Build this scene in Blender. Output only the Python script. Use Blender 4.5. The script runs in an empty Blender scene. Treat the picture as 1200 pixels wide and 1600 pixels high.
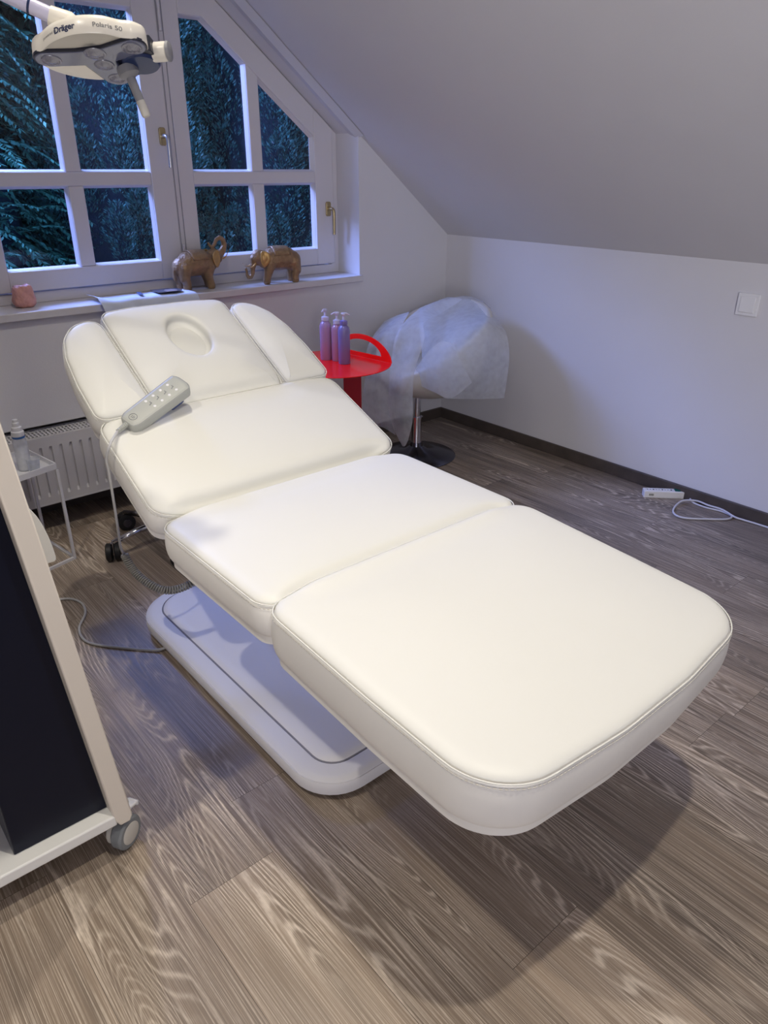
import bpy, bmesh, math, random
from mathutils import Vector, Matrix, noise as mnoise
random.seed(7)
C = bpy.context.scene.collection
PI = math.pi
R = math.radians

# ------------------------------------------------------------------ camera
CAM_H = 1.3884
PITCH, ROLL, YAW, FPX = 0.4424, 0.0033, 0.7088, 1141.04
cd = bpy.data.cameras.new('camera')
cam = bpy.data.objects.new('camera', cd)
C.objects.link(cam)
cd.sensor_fit = 'HORIZONTAL'
cd.sensor_width = 36
cd.lens = FPX / 1200 * 36
cd.clip_start = 0.05
M = Matrix.Rotation(-YAW, 4, 'Z') @ Matrix.Rotation(PI / 2 - PITCH, 4, 'X') @ Matrix.Rotation(ROLL, 4, 'Z')
cam.matrix_world = Matrix.Translation((0, 0, CAM_H)) @ M
bpy.context.scene.camera = cam

# ------------------------------------------------------------------ room numbers
XR, YB, ZK, SL = 3.069, 3.048, 1.048, 0.6575      # right wall, back wall, knee-wall height, roof slope
TS = math.tan(SL)
YF, ZS = 3.21, 0.8834                              # window plane, sill top
ZC = 2.74                                          # flat ceiling
XC = XR - (ZC - ZK) / TS                           # where the slope meets the flat ceiling
XL, YN = -2.4, -2.6
def zslope(x): return ZK + (XR - x) * TS

# ------------------------------------------------------------------ materials
def mat(name, col, rough=0.5, metal=0.0, bump=0.0, bscale=200.0, var=0.0, vscale=5.0, spec=0.5, coat=0.0,
        trans=0.0, ior=1.45, alpha=1.0, sheen=0.0, bdist=0.002, detail=3):
    m = bpy.data.materials.new(name); m.use_nodes = True
    nt = m.node_tree; b = nt.nodes['Principled BSDF']
    b.inputs['Base Color'].default_value = (*col, 1)
    b.inputs['Roughness'].default_value = rough
    b.inputs['Metallic'].default_value = metal
    b.inputs['Specular IOR Level'].default_value = spec
    b.inputs['Coat Weight'].default_value = coat
    b.inputs['Transmission Weight'].default_value = trans
    b.inputs['IOR'].default_value = ior
    b.inputs['Alpha'].default_value = alpha
    tc = nt.nodes.new('ShaderNodeTexCoord')
    if bump:
        n = nt.nodes.new('ShaderNodeTexNoise'); n.inputs['Scale'].default_value = bscale; n.inputs['Detail'].default_value = detail
        bp = nt.nodes.new('ShaderNodeBump'); bp.inputs['Strength'].default_value = bump; bp.inputs['Distance'].default_value = bdist
        nt.links.new(tc.outputs['Object'], n.inputs['Vector']); nt.links.new(n.outputs['Fac'], bp.inputs['Height'])
        nt.links.new(bp.outputs['Normal'], b.inputs['Normal'])
    n = nt.nodes.new('ShaderNodeTexNoise'); n.inputs['Scale'].default_value = vscale; n.inputs['Detail'].default_value = 4
    nt.links.new(tc.outputs['Object'], n.inputs['Vector'])
    r = nt.nodes.new('ShaderNodeMapRange'); r.inputs['To Min'].default_value = 1 - var; r.inputs['To Max'].default_value = 1 + var * 0.6
    nt.links.new(n.outputs['Fac'], r.inputs['Value'])
    mx = nt.nodes.new('ShaderNodeMix'); mx.data_type = 'RGBA'; mx.blend_type = 'MULTIPLY'; mx.inputs[0].default_value = 1
    mx.inputs[6].default_value = (*col, 1)
    nt.links.new(r.outputs['Result'], mx.inputs[7]); nt.links.new(mx.outputs[2], b.inputs['Base Color'])
    return m

MT = {}
MT['wall'] = mat('wall_paint', (.70, .69, .72), .9, bump=.25, bscale=160, bdist=.0015, var=.03)
MT['wall_far'] = mat('wall_paint_low_bounce', (.24, .225, .22), .9, bump=.2, bscale=160, bdist=.0015, var=.03)  # unseen walls coloured darker to cut the bounced light
MT['ceiling'] = mat('ceiling_paint', (.66, .65, .67), .92, bump=.1, bscale=120, var=.03)
MT['frame'] = mat('window_white', (.68, .66, .70), .38, var=.02, coat=.15)
MT['sill'] = mat('sill_marble', (.66, .64, .66), .3, var=.14, vscale=9)
MT['leather'] = mat('cream_leather', (.765, .765, .725), .47, bump=.10, bscale=700, bdist=.0006, var=.02, vscale=3)  # top leather, colour lowered to hold back the bright light on it
MT['leather_side_lit'] = mat('cream_leather_side_lit', (.90, .89, .85), .5, bump=.2, bscale=40, bdist=.0015, var=.02, vscale=3)  # same leather, sides coloured lighter in place of light falling on them
MT['thread'] = mat('seam_thread', (.66, .64, .57), .7)
MT['base'] = mat('base_plastic', (.86, .855, .88), .5, var=.01, spec=.3)
MT['groove'] = mat('groove_grey', (.30, .30, .35), .6)
MT['black'] = mat('black_rubber', (.015, .015, .017), .5)
MT['dark'] = mat('dark_plastic', (.03, .03, .035), .35)
MT['navy'] = mat('navy_panel', (.004, .006, .018), .33, spec=.3)
MT['chrome'] = mat('chrome', (.62, .62, .66), .12, metal=1)
MT['chrome_dark'] = mat('dark_chrome', (.16, .16, .19), .22, metal=1)
MT['brass'] = mat('window_brass', (.50, .40, .22), .35, metal=.85)
MT['steel'] = mat('steel_satin', (.55, .56, .60), .3, metal=.9)
MT['trolley'] = mat('trolley_beige', (.74, .68, .60), .5, var=.015)
MT['tray'] = mat('trolley_white', (.80, .80, .78), .4, var=.01)
MT['caster'] = mat('caster_grey', (.20, .215, .23), .5)
MT['hub'] = mat('caster_hub', (.55, .53, .49), .45)
MT['red'] = mat('red_powder', (1.0, .008, .006), .24, coat=.3)
MT['red_dark'] = mat('red_column', (.45, .006, .012), .35)
MT['white'] = mat('white_plastic', (.80, .80, .82), .35)
MT['wire'] = mat('wire_white', (.74, .74, .78), .4)
MT['radiator'] = mat('radiator_enamel', (.66, .65, .67), .4)
MT['grey'] = mat('handset_grey', (.43, .445, .42), .45, bump=.1, bscale=600, bdist=.0004)
MT['grey_dark'] = mat('handset_trim', (.24, .25, .26), .5)
MT['cord'] = mat('cord_grey', (.52, .52, .53), .5)
MT['coil'] = mat('coil_grey', (.27, .265, .25), .5)
MT['cord_white'] = mat('cord_white', (.62, .62, .68), .5)
MT['blue'] = mat('blue_plastic', (.06, .09, .25), .4)
MT['green'] = mat('green_switch', (.0, .10, .08), .3)
MT['seat_white'] = mat('chair_leatherette', (.62, .60, .55), .5)
MT['salt'] = mat('salt_rock', (.72, .36, .31), .6, bump=.8, bscale=45, bdist=.006, var=.35, vscale=22)
MT['paper'] = mat('newsprint', (.66, .72, .84), .7, var=.05, vscale=30)
MT['photo'] = mat('print_dark', (.07, .055, .06), .6, var=.8, vscale=60)
MT['skin'] = mat('print_tone', (.26, .20, .19), .6, var=.4, vscale=50)
MT['ink'] = mat('print_blue', (.05, .08, .20), .6)
MT['purple'] = mat('bottle_purple', (.20, .17, .42), .3, coat=.3)
MT['pink'] = mat('bottle_pink', (.44, .24, .38), .2, coat=.3)
MT['pinkclear'] = mat('bottle_lilac', (.42, .27, .50), .2, coat=.3)
MT['pump'] = mat('pump_lilac', (.62, .60, .78), .3)
MT['ring'] = mat('bottle_blue_ring', (.03, .12, .35), .4)
MT['shell'] = mat('lamp_shell', (.80, .76, .68), .28, coat=.3)
MT['lampgrey'] = mat('lamp_grey', (.26, .26, .28), .45)
MT['lampblack'] = mat('lamp_gasket', (.012, .014, .03), .3)
MT['lampnavy'] = mat('lamp_hub_navy', (.015, .03, .10), .3)
MT['lens'] = mat('lamp_lens_field', (.12, .13, .21), .12, coat=.6)
MT['lensglass'] = mat('lamp_lens', (.20, .20, .25), .08, coat=.8, bump=.6, bscale=140, bdist=.004)
MT['ltext'] = mat('lettering_navy', (.015, .025, .08), .4)
MT['ltext2'] = mat('lettering_grey', (.16, .16, .17), .4)
MT['bark_and_shade'] = mat('bark_and_shade', (.012, .03, .05), .9, bump=.5, bscale=30, bdist=.02)  # bark, and the blue-dark shade painted inside the crowns
MT['soil'] = mat('garden_soil', (.02, .045, .06), .9, var=.5, vscale=3)
MT['facade'] = mat('facade_render', (.5, .5, .52), .9)
MT['lampemit'] = mat('diffuser', (.9, .88, .8), .4)

def gold_mat():
    m = mat('antique_gold', (.36, .235, .13), .46, metal=.3, bump=1.0, bscale=90, bdist=.004, var=.55, vscale=38)
    return m
MT['gold'] = gold_mat()
MT['gold_light'] = mat('gold_highlight', (.60, .38, .15), .42, metal=.55, var=.3, vscale=60, bump=.5, bscale=120, bdist=.002)

def glass_mat():
    m = bpy.data.materials.new('window_glass'); m.use_nodes = True
    nt = m.node_tree; nt.nodes.clear()
    o = nt.nodes.new('ShaderNodeOutputMaterial'); t = nt.nodes.new('ShaderNodeBsdfTransparent'); g = nt.nodes.new('ShaderNodeBsdfGlossy')
    t.inputs[0].default_value = (.90, .95, .97, 1); g.inputs['Roughness'].default_value = .02
    g.inputs[0].default_value = (.9, .95, 1, 1)
    f = nt.nodes.new('ShaderNodeFresnel'); f.inputs[0].default_value = 1.45
    x = nt.nodes.new('ShaderNodeMixShader')
    nt.links.new(f.outputs[0], x.inputs[0]); nt.links.new(t.outputs[0], x.inputs[1]); nt.links.new(g.outputs[0], x.inputs[2])
    nt.links.new(x.outputs[0], o.inputs[0]); return m
MT['glass'] = glass_mat()

def sheer_mat(name='nonwoven_sheet', col=(.80, .84, .92), op=.44):
    m = bpy.data.materials.new(name); m.use_nodes = True
    nt = m.node_tree; nt.nodes.clear()
    o = nt.nodes.new('ShaderNodeOutputMaterial'); t = nt.nodes.new('ShaderNodeBsdfTransparent')
    d = nt.nodes.new('ShaderNodeBsdfDiffuse'); tl = nt.nodes.new('ShaderNodeBsdfTranslucent')
    d.inputs[0].default_value = (*col, 1); tl.inputs[0].default_value = (*col, 1)
    a = nt.nodes.new('ShaderNodeMixShader'); a.inputs[0].default_value = .4
    nt.links.new(d.outputs[0], a.inputs[1]); nt.links.new(tl.outputs[0], a.inputs[2])
    tc = nt.nodes.new('ShaderNodeTexCoord'); n = nt.nodes.new('ShaderNodeTexNoise'); n.inputs['Scale'].default_value = 30
    mr = nt.nodes.new('ShaderNodeMapRange'); mr.inputs['To Min'].default_value = op - .12; mr.inputs['To Max'].default_value = op + .14
    nt.links.new(tc.outputs['Object'], n.inputs['Vector']); nt.links.new(n.outputs['Fac'], mr.inputs['Value'])
    x = nt.nodes.new('ShaderNodeMixShader')
    nt.links.new(mr.outputs['Result'], x.inputs[0]); nt.links.new(t.outputs[0], x.inputs[1]); nt.links.new(a.outputs[0], x.inputs[2])
    nt.links.new(x.outputs[0], o.inputs[0]); return m
MT['sheer'] = sheer_mat()
MT['clear'] = sheer_mat('clear_plastic', (.75, .78, .85), .35)

def leaf_mat(name, c1, c2):
    m = bpy.data.materials.new(name); m.use_nodes = True
    nt = m.node_tree; b = nt.nodes['Principled BSDF']; b.inputs['Roughness'].default_value = .45
    b.inputs['Specular IOR Level'].default_value = .4
    g = nt.nodes.new('ShaderNodeNewGeometry'); r = nt.nodes.new('ShaderNodeValToRGB')
    r.color_ramp.elements[0].color = (*c1, 1); r.color_ramp.elements[1].color = (*c2, 1)
    nt.links.new(g.outputs['Random Per Island'], r.inputs[0]); nt.links.new(r.outputs[0], b.inputs['Base Color'])
    return m
MT['leafA'] = leaf_mat('leaf_teal', (.012, .045, .05), (.04, .14, .15))
MT['leafB'] = leaf_mat('leaf_blue', (.02, .07, .065), (.08, .26, .24))
MT['leafC'] = leaf_mat('leaf_green', (.02, .085, .065), (.07, .26, .19))

def floor_mat(name='oak_vinyl', dark=1.0):
    m = bpy.data.materials.new(name); m.use_nodes = True
    nt = m.node_tree; N = nt.nodes; L = nt.links; b = N['Principled BSDF']
    def node(t, **k):
        n = N.new(t)
        for a, v in k.items(): setattr(n, a, v)
        return n
    def mth(op, a, b_=None, c=None):
        n = node('ShaderNodeMath', operation=op)
        for i, v in enumerate((a, b_, c)):
            if v is None: continue
            if isinstance(v, (int, float)): n.inputs[i].default_value = v
            else: L.new(v, n.inputs[i])
        return n.outputs[0]
    uv = node('ShaderNodeUVMap'); uv.uv_map = 'plank'          # metres inside the plank + its random offset
    sep = node('ShaderNodeSeparateXYZ'); L.new(uv.outputs[0], sep.inputs[0])
    at = node('ShaderNodeAttribute'); at.attribute_name = 'rnd'; rnd = at.outputs['Fac']
    def vec(sx, sy, z=0.0):
        c = node('ShaderNodeCombineXYZ')
        L.new(mth('MULTIPLY', sep.outputs[0], sx), c.inputs[0]); L.new(mth('MULTIPLY', sep.outputs[1], sy), c.inputs[1])
        c.inputs[2].default_value = z
        return c.outputs[0]
    # cathedral contour lines
    n1 = node('ShaderNodeTexNoise'); n1.inputs['Scale'].default_value = 1; n1.inputs['Detail'].default_value = 1.3
    n1.inputs['Roughness'].default_value = .42
    L.new(vec(8.5, .95), n1.inputs['Vector'])
    n1b = node('ShaderNodeTexNoise'); n1b.inputs['Scale'].default_value = 1; n1b.inputs['Detail'].default_value = 3
    L.new(vec(140, 30, 3), n1b.inputs['Vector'])
    cont = mth('ADD', mth('MULTIPLY', n1.outputs['Fac'], 250.0), mth('MULTIPLY', n1b.outputs['Fac'], 2.2))
    s = mth('SINE', cont)
    line = mth('POWER', mth('MULTIPLY_ADD', s, .5, .5), 3.2)
    # where the figure shows: patches
    n2 = node('ShaderNodeTexNoise'); n2.inputs['Scale'].default_value = 1; n2.inputs['Detail'].default_value = 1
    L.new(vec(6, 1.6, 9), n2.inputs['Vector'])
    patch = node('ShaderNodeMapRange'); patch.inputs['From Min'].default_value = .45; patch.inputs['From Max'].default_value = .60
    L.new(n2.outputs['Fac'], patch.inputs['Value'])
    # straight fibres
    n3 = node('ShaderNodeTexNoise'); n3.inputs['Scale'].default_value = 1; n3.inputs['Detail'].default_value = 2.5; n3.inputs['Roughness'].default_value = .6
    L.new(vec(430, 2.6, 5), n3.inputs['Vector'])
    fib = node('ShaderNodeMapRange'); fib.inputs['From Min'].default_value = .46; fib.inputs['From Max'].default_value = .62
    L.new(n3.outputs['Fac'], fib.inputs['Value'])
    n4 = node('ShaderNodeTexNoise'); n4.inputs['Scale'].default_value = 1; n4.inputs['Detail'].default_value = 3
    L.new(vec(26, 1.4, 1), n4.inputs['Vector'])
    broad = n4.outputs['Fac']
    lines = mth('ADD', mth('MULTIPLY', mth('MULTIPLY', line, patch.outputs[0]), .72), mth('MULTIPLY', fib.outputs[0], .55))
    # broken up along the grain
    n5 = node('ShaderNodeTexNoise'); n5.inputs['Scale'].default_value = 1; n5.inputs['Detail'].default_value = 2
    L.new(vec(220, 70, 2), n5.inputs['Vector'])
    lines = mth('MULTIPLY', lines, mth('MULTIPLY_ADD', n5.outputs['Fac'], .8, .5))
    base = node('ShaderNodeMix', data_type='RGBA')
    base.inputs[6].default_value = (.075 * dark, .057 * dark, .046 * dark, 1); base.inputs[7].default_value = (.39 * dark, .30 * dark, .225 * dark, 1)
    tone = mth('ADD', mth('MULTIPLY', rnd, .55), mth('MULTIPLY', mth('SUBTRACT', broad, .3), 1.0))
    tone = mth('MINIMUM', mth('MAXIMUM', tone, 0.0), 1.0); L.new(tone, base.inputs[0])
    mx = node('ShaderNodeMix', data_type='RGBA'); lines = mth('MULTIPLY', lines, mth('MULTIPLY_ADD', rnd, .35, .80)); L.new(lines, mx.inputs[0]); L.new(base.outputs[2], mx.inputs[6])
    mx.inputs[7].default_value = (.70 * dark, .60 * dark, .50 * dark, 1)
    e = node('ShaderNodeAttribute'); e.attribute_name = 'edge'
    L.new(mx.outputs[2], b.inputs['Base Color'])
    b.inputs['Roughness'].default_value = .42
    rr = node('ShaderNodeMapRange'); rr.inputs['To Min'].default_value = .36; rr.inputs['To Max'].default_value = .56
    L.new(lines, rr.inputs['Value']); L.new(rr.outputs[0], b.inputs['Roughness'])
    bp = node('ShaderNodeBump'); bp.inputs['Strength'].default_value = .25; bp.inputs['Distance'].default_value = .001
    L.new(lines, bp.inputs['Height']); L.new(bp.outputs[0], b.inputs['Normal'])
    return m
MT['floor'] = floor_mat()
MT['skirt'] = mat('skirting_dark_oak', (.085, .068, .058), .5, var=.4, vscale=14)
MT['gap'] = mat('plank_gap', (.05, .04, .033), .8)

# ------------------------------------------------------------------ object helpers
def tag(o, label=None, cat=None, group=None, kind=None):
    if label: o['label'] = label
    if cat: o['category'] = cat
    if group: o['group'] = group
    if kind: o['kind'] = kind
    return o
def empty(name, loc=(0, 0, 0), rot=(0, 0, 0), label=None, cat=None, group=None, kind=None, mw=None):
    o = bpy.data.objects.new(name, None); C.objects.link(o); o.location = loc; o.rotation_euler = rot
    o.empty_display_size = .05
    if mw is not None: o.matrix_world = mw
    return tag(o, label, cat, group, kind)
def obj(name, bm, m, parent=None, smooth=True, sub=0, bevel=0, auto=None):
    me = bpy.data.meshes.new(name)
    bmesh.ops.recalc_face_normals(bm, faces=bm.faces)
    bm.to_mesh(me); bm.free()
    ms = m if isinstance(m, (list, tuple)) else [m]
    for q in ms: me.materials.append(MT[q] if isinstance(q, str) else q)
    o = bpy.data.objects.new(name, me); C.objects.link(o)
    if smooth: me.polygons.foreach_set('use_smooth', [True] * len(me.polygons))
    if auto is not None: me.set_sharp_from_angle(angle=R(auto))
    if parent: o.parent = parent
    if bevel:
        b = o.modifiers.new('bevel', 'BEVEL'); b.width = bevel; b.segments = 2; b.limit_method = 'ANGLE'
    if sub:
        s = o.modifiers.new('sub', 'SUBSURF'); s.levels = sub; s.render_levels = sub
    return o
def add_box(bm, a, b, mi=0):
    x0, y0, z0 = a; x1, y1, z1 = b
    v = [bm.verts.new(p) for p in ((x0,y0,z0),(x1,y0,z0),(x1,y1,z0),(x0,y1,z0),(x0,y0,z1),(x1,y0,z1),(x1,y1,z1),(x0,y1,z1))]
    for f in ((3,2,1,0),(4,5,6,7),(0,1,5,4),(1,2,6,5),(2,3,7,6),(3,0,4,7)):
        q = bm.faces.new([v[i] for i in f]); q.material_index = mi
    return v
def box(name, a, b, m, parent=None, bevel=0.002):
    bm = bmesh.new(); add_box(bm, a, b); return obj(name, bm, m, parent, smooth=bevel > 0, bevel=bevel, auto=35)
def add_obox(bm, c, ax, ay, az, mi=0):
    """box with centre c and half-extent vectors ax ay az"""
    c, ax, ay, az = map(Vector, (c, ax, ay, az))
    v = [bm.verts.new(c + ax*i + ay*j + az*k) for i, j, k in ((-1,-1,-1),(1,-1,-1),(1,1,-1),(-1,1,-1),(-1,-1,1),(1,-1,1),(1,1,1),(-1,1,1))]
    for f in ((3,2,1,0),(4,5,6,7),(0,1,5,4),(1,2,6,5),(2,3,7,6),(3,0,4,7)):
        q = bm.faces.new([v[i] for i in f]); q.material_index = mi
def catmull(pts, n=6, closed=False):
    P = [Vector(p) for p in pts]; out = []; L = len(P)
    rng = range(L if closed else L - 1)
    for i in rng:
        if closed: a, b, c, d = P[(i-1) % L], P[i], P[(i+1) % L], P[(i+2) % L]
        else: a, b, c, d = P[max(i-1, 0)], P[i], P[i+1], P[min(i+2, L-1)]
        for k in range(n):
            t = k / n
            out.append(.5*((2*b) + (c-a)*t + (2*a-5*b+4*c-d)*t*t + (3*b-a-3*c+d)*t**3))
    if not closed: out.append(P[-1])
    return out
def add_tube(bm, pts, r, seg=8, closed=False, caps=True, mi=0):
    P = [Vector(p) for p in pts]; n = len(P)
    rr = r if isinstance(r, (list, tuple)) else [r] * n
    rings = []; up = None
    for i in range(n):
        if closed: d = P[(i+1) % n] - P[i-1]
        else: d = P[min(i+1, n-1)] - P[max(i-1, 0)]
        if d.length < 1e-9: d = Vector((0, 0, 1))
        d.normalize()
        if up is None:
            up = d.orthogonal().normalized()
        else:
            up = up - d * up.dot(d)
            up = up.normalized() if up.length > 1e-6 else d.orthogonal().normalized()
        s = d.cross(up)
        rings.append([bm.verts.new(P[i] + (up*math.cos(2*PI*k/seg) + s*math.sin(2*PI*k/seg))*rr[i]) for k in range(seg)])
    m = n if closed else n - 1
    for i in range(m):
        A, B = rings[i], rings[(i+1) % n]
        off = 0
        if closed and i == n - 1:
            off = min(range(seg), key=lambda o: (A[0].co - B[o].co).length)
        for k in range(seg):
            f = bm.faces.new((A[k], A[(k+1) % seg], B[(k+1+off) % seg], B[(k+off) % seg])); f.material_index = mi
    if caps and not closed:
        bm.faces.new(rings[0][::-1]).material_index = mi; bm.faces.new(rings[-1]).material_index = mi
def tube(name, pts, r, m, parent=None, seg=10, closed=False):
    bm = bmesh.new(); add_tube(bm, pts, r, seg, closed); return obj(name, bm, m, parent, auto=50)
def add_lathe(bm, prof, c=(0, 0, 0), seg=32, mat4=None, mi=0):
    rings = []; M4 = mat4 or Matrix.Identity(4); c = Vector(c)
    for r, z in prof:
        if r < 1e-6: rings.append([bm.verts.new(M4 @ (Vector((0, 0, z)) + c))])
        else: rings.append([bm.verts.new(M4 @ (Vector((r*math.cos(2*PI*k/seg), r*math.sin(2*PI*k/seg), z)) + c)) for k in range(seg)])
    for A, B in zip(rings, rings[1:]):
        if len(A) == 1 and len(B) == 1: continue
        for k in range(seg):
            j = (k+1) % seg
            if len(A) == 1: f = bm.faces.new((A[0], B[j], B[k]))
            elif len(B) == 1: f = bm.faces.new((A[k], A[j], B[0]))
            else: f = bm.faces.new((A[k], A[j], B[j], B[k]))
            f.material_index = mi
def lathe(name, prof, m, parent=None, c=(0, 0, 0), seg=32, mat4=None, auto=35):
    bm = bmesh.new(); add_lathe(bm, prof, c, seg, mat4); return obj(name, bm, m, parent, auto=auto)
def add_prism(bm, poly, n0, n1, ax, ay, an, o=(0, 0, 0), mi=0):
    """extrude polygon (a,b) along an from n0 to n1"""
    ax, ay, an, o = map(Vector, (ax, ay, an, o))
    A = [bm.verts.new(o + ax*a + ay*b + an*n0) for a, b in poly]; B = [bm.verts.new(o + ax*a + ay*b + an*n1) for a, b in poly]
    n = len(poly)
    for i in range(n): bm.faces.new((A[i], A[(i+1) % n], B[(i+1) % n], B[i])).material_index = mi
    bm.faces.new(A[::-1]).material_index = mi; bm.faces.new(B).material_index = mi
def round_poly(pts, rad, seg=8):
    out = []; n = len(pts)
    for i in range(n):
        p = Vector(pts[i]); a = Vector(pts[i-1]); b = Vector(pts[(i+1) % n]); r = rad[i] if isinstance(rad, (list, tuple)) else rad
        if r <= 0: out.append(p); continue
        da = (a-p).normalized(); db = (b-p).normalized()
        ang = da.angle(db); t = min(r / math.tan(ang/2), (a-p).length*.499, (b-p).length*.499); r2 = t*math.tan(ang/2)
        cc = p + (da+db).normalized() * (r2 / math.sin(ang/2))
        s = p + da*t - cc; e = p + db*t - cc
        a0 = math.atan2(s.y, s.x); a1 = math.atan2(e.y, e.x); d = (a1 - a0 + PI) % (2*PI) - PI
        for k in range(seg+1):
            q = a0 + d*k/seg; out.append(cc + Vector((math.cos(q), math.sin(q)))*r2)
    return out
def resample(poly, step):
    P = [Vector(p) for p in poly]; n = len(P); seg = [(P[(i+1) % n]-P[i]).length for i in range(n)]; tot = sum(seg)
    m = max(8, int(round(tot/step))); out = []; i = 0; acc = 0
    for k in range(m):
        t = tot*k/m
        while acc + seg[i] < t - 1e-12: acc += seg[i]; i += 1
        out.append(P[i].lerp(P[(i+1) % n], (t-acc)/max(seg[i], 1e-9)))
    return out
def normals2(P):
    n = len(P); out = []
    area = sum(P[i].x*P[(i+1) % n].y - P[(i+1) % n].x*P[i].y for i in range(n))
    s = 1 if area > 0 else -1
    for i in range(n):
        d = (P[(i+1) % n] - P[i-1]).normalized(); out.append(Vector((d.y, -d.x))*s)
    return out
FRX = ((1, 0, 0), (0, 1, 0), (0, 0, 1))

# ================================================================== SETTING
# floor made of planks (surface pattern inside one mesh)
bm = bmesh.new()
uvl = bm.loops.layers.uv.new('plank')
rl = bm.verts.layers.float.new('rnd')
W = 0.2035
joints = {0: None}
ix0 = int(math.floor((XL - .157)/W)); ix1 = int(math.ceil((XR + .05 - .157)/W))
fixed = {1: 1.035, 2: .0, 7: .60, 3: .512, 0: .62, -1: 1.3}
G = .0004
for ix in range(ix0, ix1+1):
    xa = .157 + ix*W; xb = xa + W
    xa2, xb2 = max(xa, XL), min(xb, XR + .0)
    if xb2 <= xa2: continue
    off = fixed.get(ix, random.uniform(0, 1.22)); y = off - 1.22*6
    while y < YB + .15:
        ya, yb = max(y, YN), min(y + 1.22, YB + .15)
        if yb > ya:
            r = random.random(); ox, oy = random.uniform(0, 50), random.uniform(0, 50)
            if ix == 1 and y < .9: r = .75
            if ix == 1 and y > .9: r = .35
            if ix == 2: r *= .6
            if ix >= 4: r = r*.35 - .12  # right-hand planks coloured darker, light falloff put into the tone
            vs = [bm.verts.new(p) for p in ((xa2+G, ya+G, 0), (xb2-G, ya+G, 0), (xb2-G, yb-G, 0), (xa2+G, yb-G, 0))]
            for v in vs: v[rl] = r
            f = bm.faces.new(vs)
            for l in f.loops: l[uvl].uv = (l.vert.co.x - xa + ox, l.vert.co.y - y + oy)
        y += 1.22
v = [bm.verts.new(p) for p in ((XL, YN, -.0012), (XR, YN, -.0012), (XR, YB+.15, -.0012), (XL, YB+.15, -.0012))]
f = bm.faces.new(v); f.material_index = 1
v = add_box(bm, (XL-.1, YN-.1, -.2), (XR+.1, YB+.4, -.05), 1)
tag(obj('floor', bm, ['floor', 'gap'], smooth=False), kind='structure')

# right wall (knee wall)
bm = bmesh.new(); add_box(bm, (XR, YN-.1, -.05), (XR+.15, YB+.4, ZK+.1)); tag(obj('wall_right', bm, 'wall', smooth=False), kind='structure')
bm = bmesh.new(); add_box(bm, (XL-.15, YN-.1, -.05), (XL, YB+.4, ZC+.1)); tag(obj('wall_left', bm, 'wall_far', smooth=False), kind='structure')
bm = bmesh.new(); add_box(bm, (XL-.1, YN-.15, -.05), (XR+.1, YN, ZC+.1)); tag(obj('wall_front', bm, 'wall_far', smooth=False), kind='structure')
# ceiling: flat part + slope
bm = bmesh.new()
add_prism(bm, [(XL-.1, ZC), (XC, ZC), (XR+.02, ZK-.02*TS), (XR+.25, ZK-.02*TS), (XR+.25, ZK+.35), (XC+.15, ZC+.25), (XL-.1, ZC+.25)], YN-.1, YB, (1,0,0), (0,0,1), (0,1,0))
tag(obj('ceiling', bm, 'ceiling', smooth=False), kind='structure')

# back wall: solid prism with window opening and radiator niche. built of convex slabs
OX0, OX1, OZ1 = .64, 2.444, 2.06       # opening
NX0, NX1, NZ1 = .20, 1.78, .434        # radiator niche
WT = .30
zc = lambda x: min(ZC, zslope(x)) + .06
bm = bmesh.new()
def slab(poly, y0=YB, y1=YB+WT): add_prism(bm, poly, y0, y1, (1,0,0), (0,0,1), (0,1,0))
slab([(XL-.1, -.05), (NX0, -.05), (NX0, NZ1), (NX0, ZS-.03), (OX0, ZS-.03), (OX0, ZC+.1), (XL-.1, ZC+.1)])
slab([(NX0, NZ1), (NX1, NZ1), (NX1, ZS-.03), (NX0, ZS-.03)])
slab([(NX1, -.05), (OX1, -.05), (OX1, ZS-.03), (NX1, ZS-.03)])
slab([(OX1, -.05), (XR+.1, -.05), (XR+.1, zslope(XR+.1)+.2), (OX1, zslope(OX1)+.2)])
xs = XR - (OZ1 - ZK)/TS
slab([(OX0, OZ1), (xs, OZ1), (xs, ZC+.25), (OX0, ZC+.25)])
slab([(NX0, -.05), (NX1, -.05), (NX1, NZ1), (NX0, NZ1)], YB+.15, YB+WT)          # niche back
tag(obj('wall_back', bm, 'wall', smooth=False), kind='structure')
# the roof slope carries on over the window reveal
bm = bmesh.new()
add_prism(bm, [(xs-.02, zslope(xs-.02)), (XR, ZK), (XR, ZK+.2), (xs-.02, zslope(xs-.02)+.2)], YB, YB+WT+.02, (1,0,0), (0,0,1), (0,1,0))
o = tag(obj('trim_1', bm, 'ceiling', smooth=False), kind='structure')
# slim plaster bead along the reveal edge of the slope
bm = bmesh.new()
for (a, b, t0, t1) in ((xs-.02, OX1+.01, .012, .014),):
    P = [Vector((x, YB-.03, zslope(x)-.004)) for x in (a, b)]
    d = (P[1]-P[0]).normalized(); nrm = Vector((-math.sin(SL), 0, -math.cos(SL)))
    q = [P[0]+Vector((0,.0,0)), P[1], P[1]+Vector((0,.05,0))+nrm*.012, P[0]+Vector((0,.05,0))+nrm*.012, P[0]+Vector((0,.10,0)), P[1]+Vector((0,.10,0))]
    vv = [bm.verts.new(p) for p in q]
    bm.faces.new((vv[0], vv[1], vv[2], vv[3])); bm.faces.new((vv[3], vv[2], vv[5], vv[4]))
    bm.faces.new((vv[1], vv[5], vv[2])); bm.faces.new((vv[0], vv[3], vv[4]))
tag(obj('trim_2', bm, 'ceiling', smooth=False), kind='structure')
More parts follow.
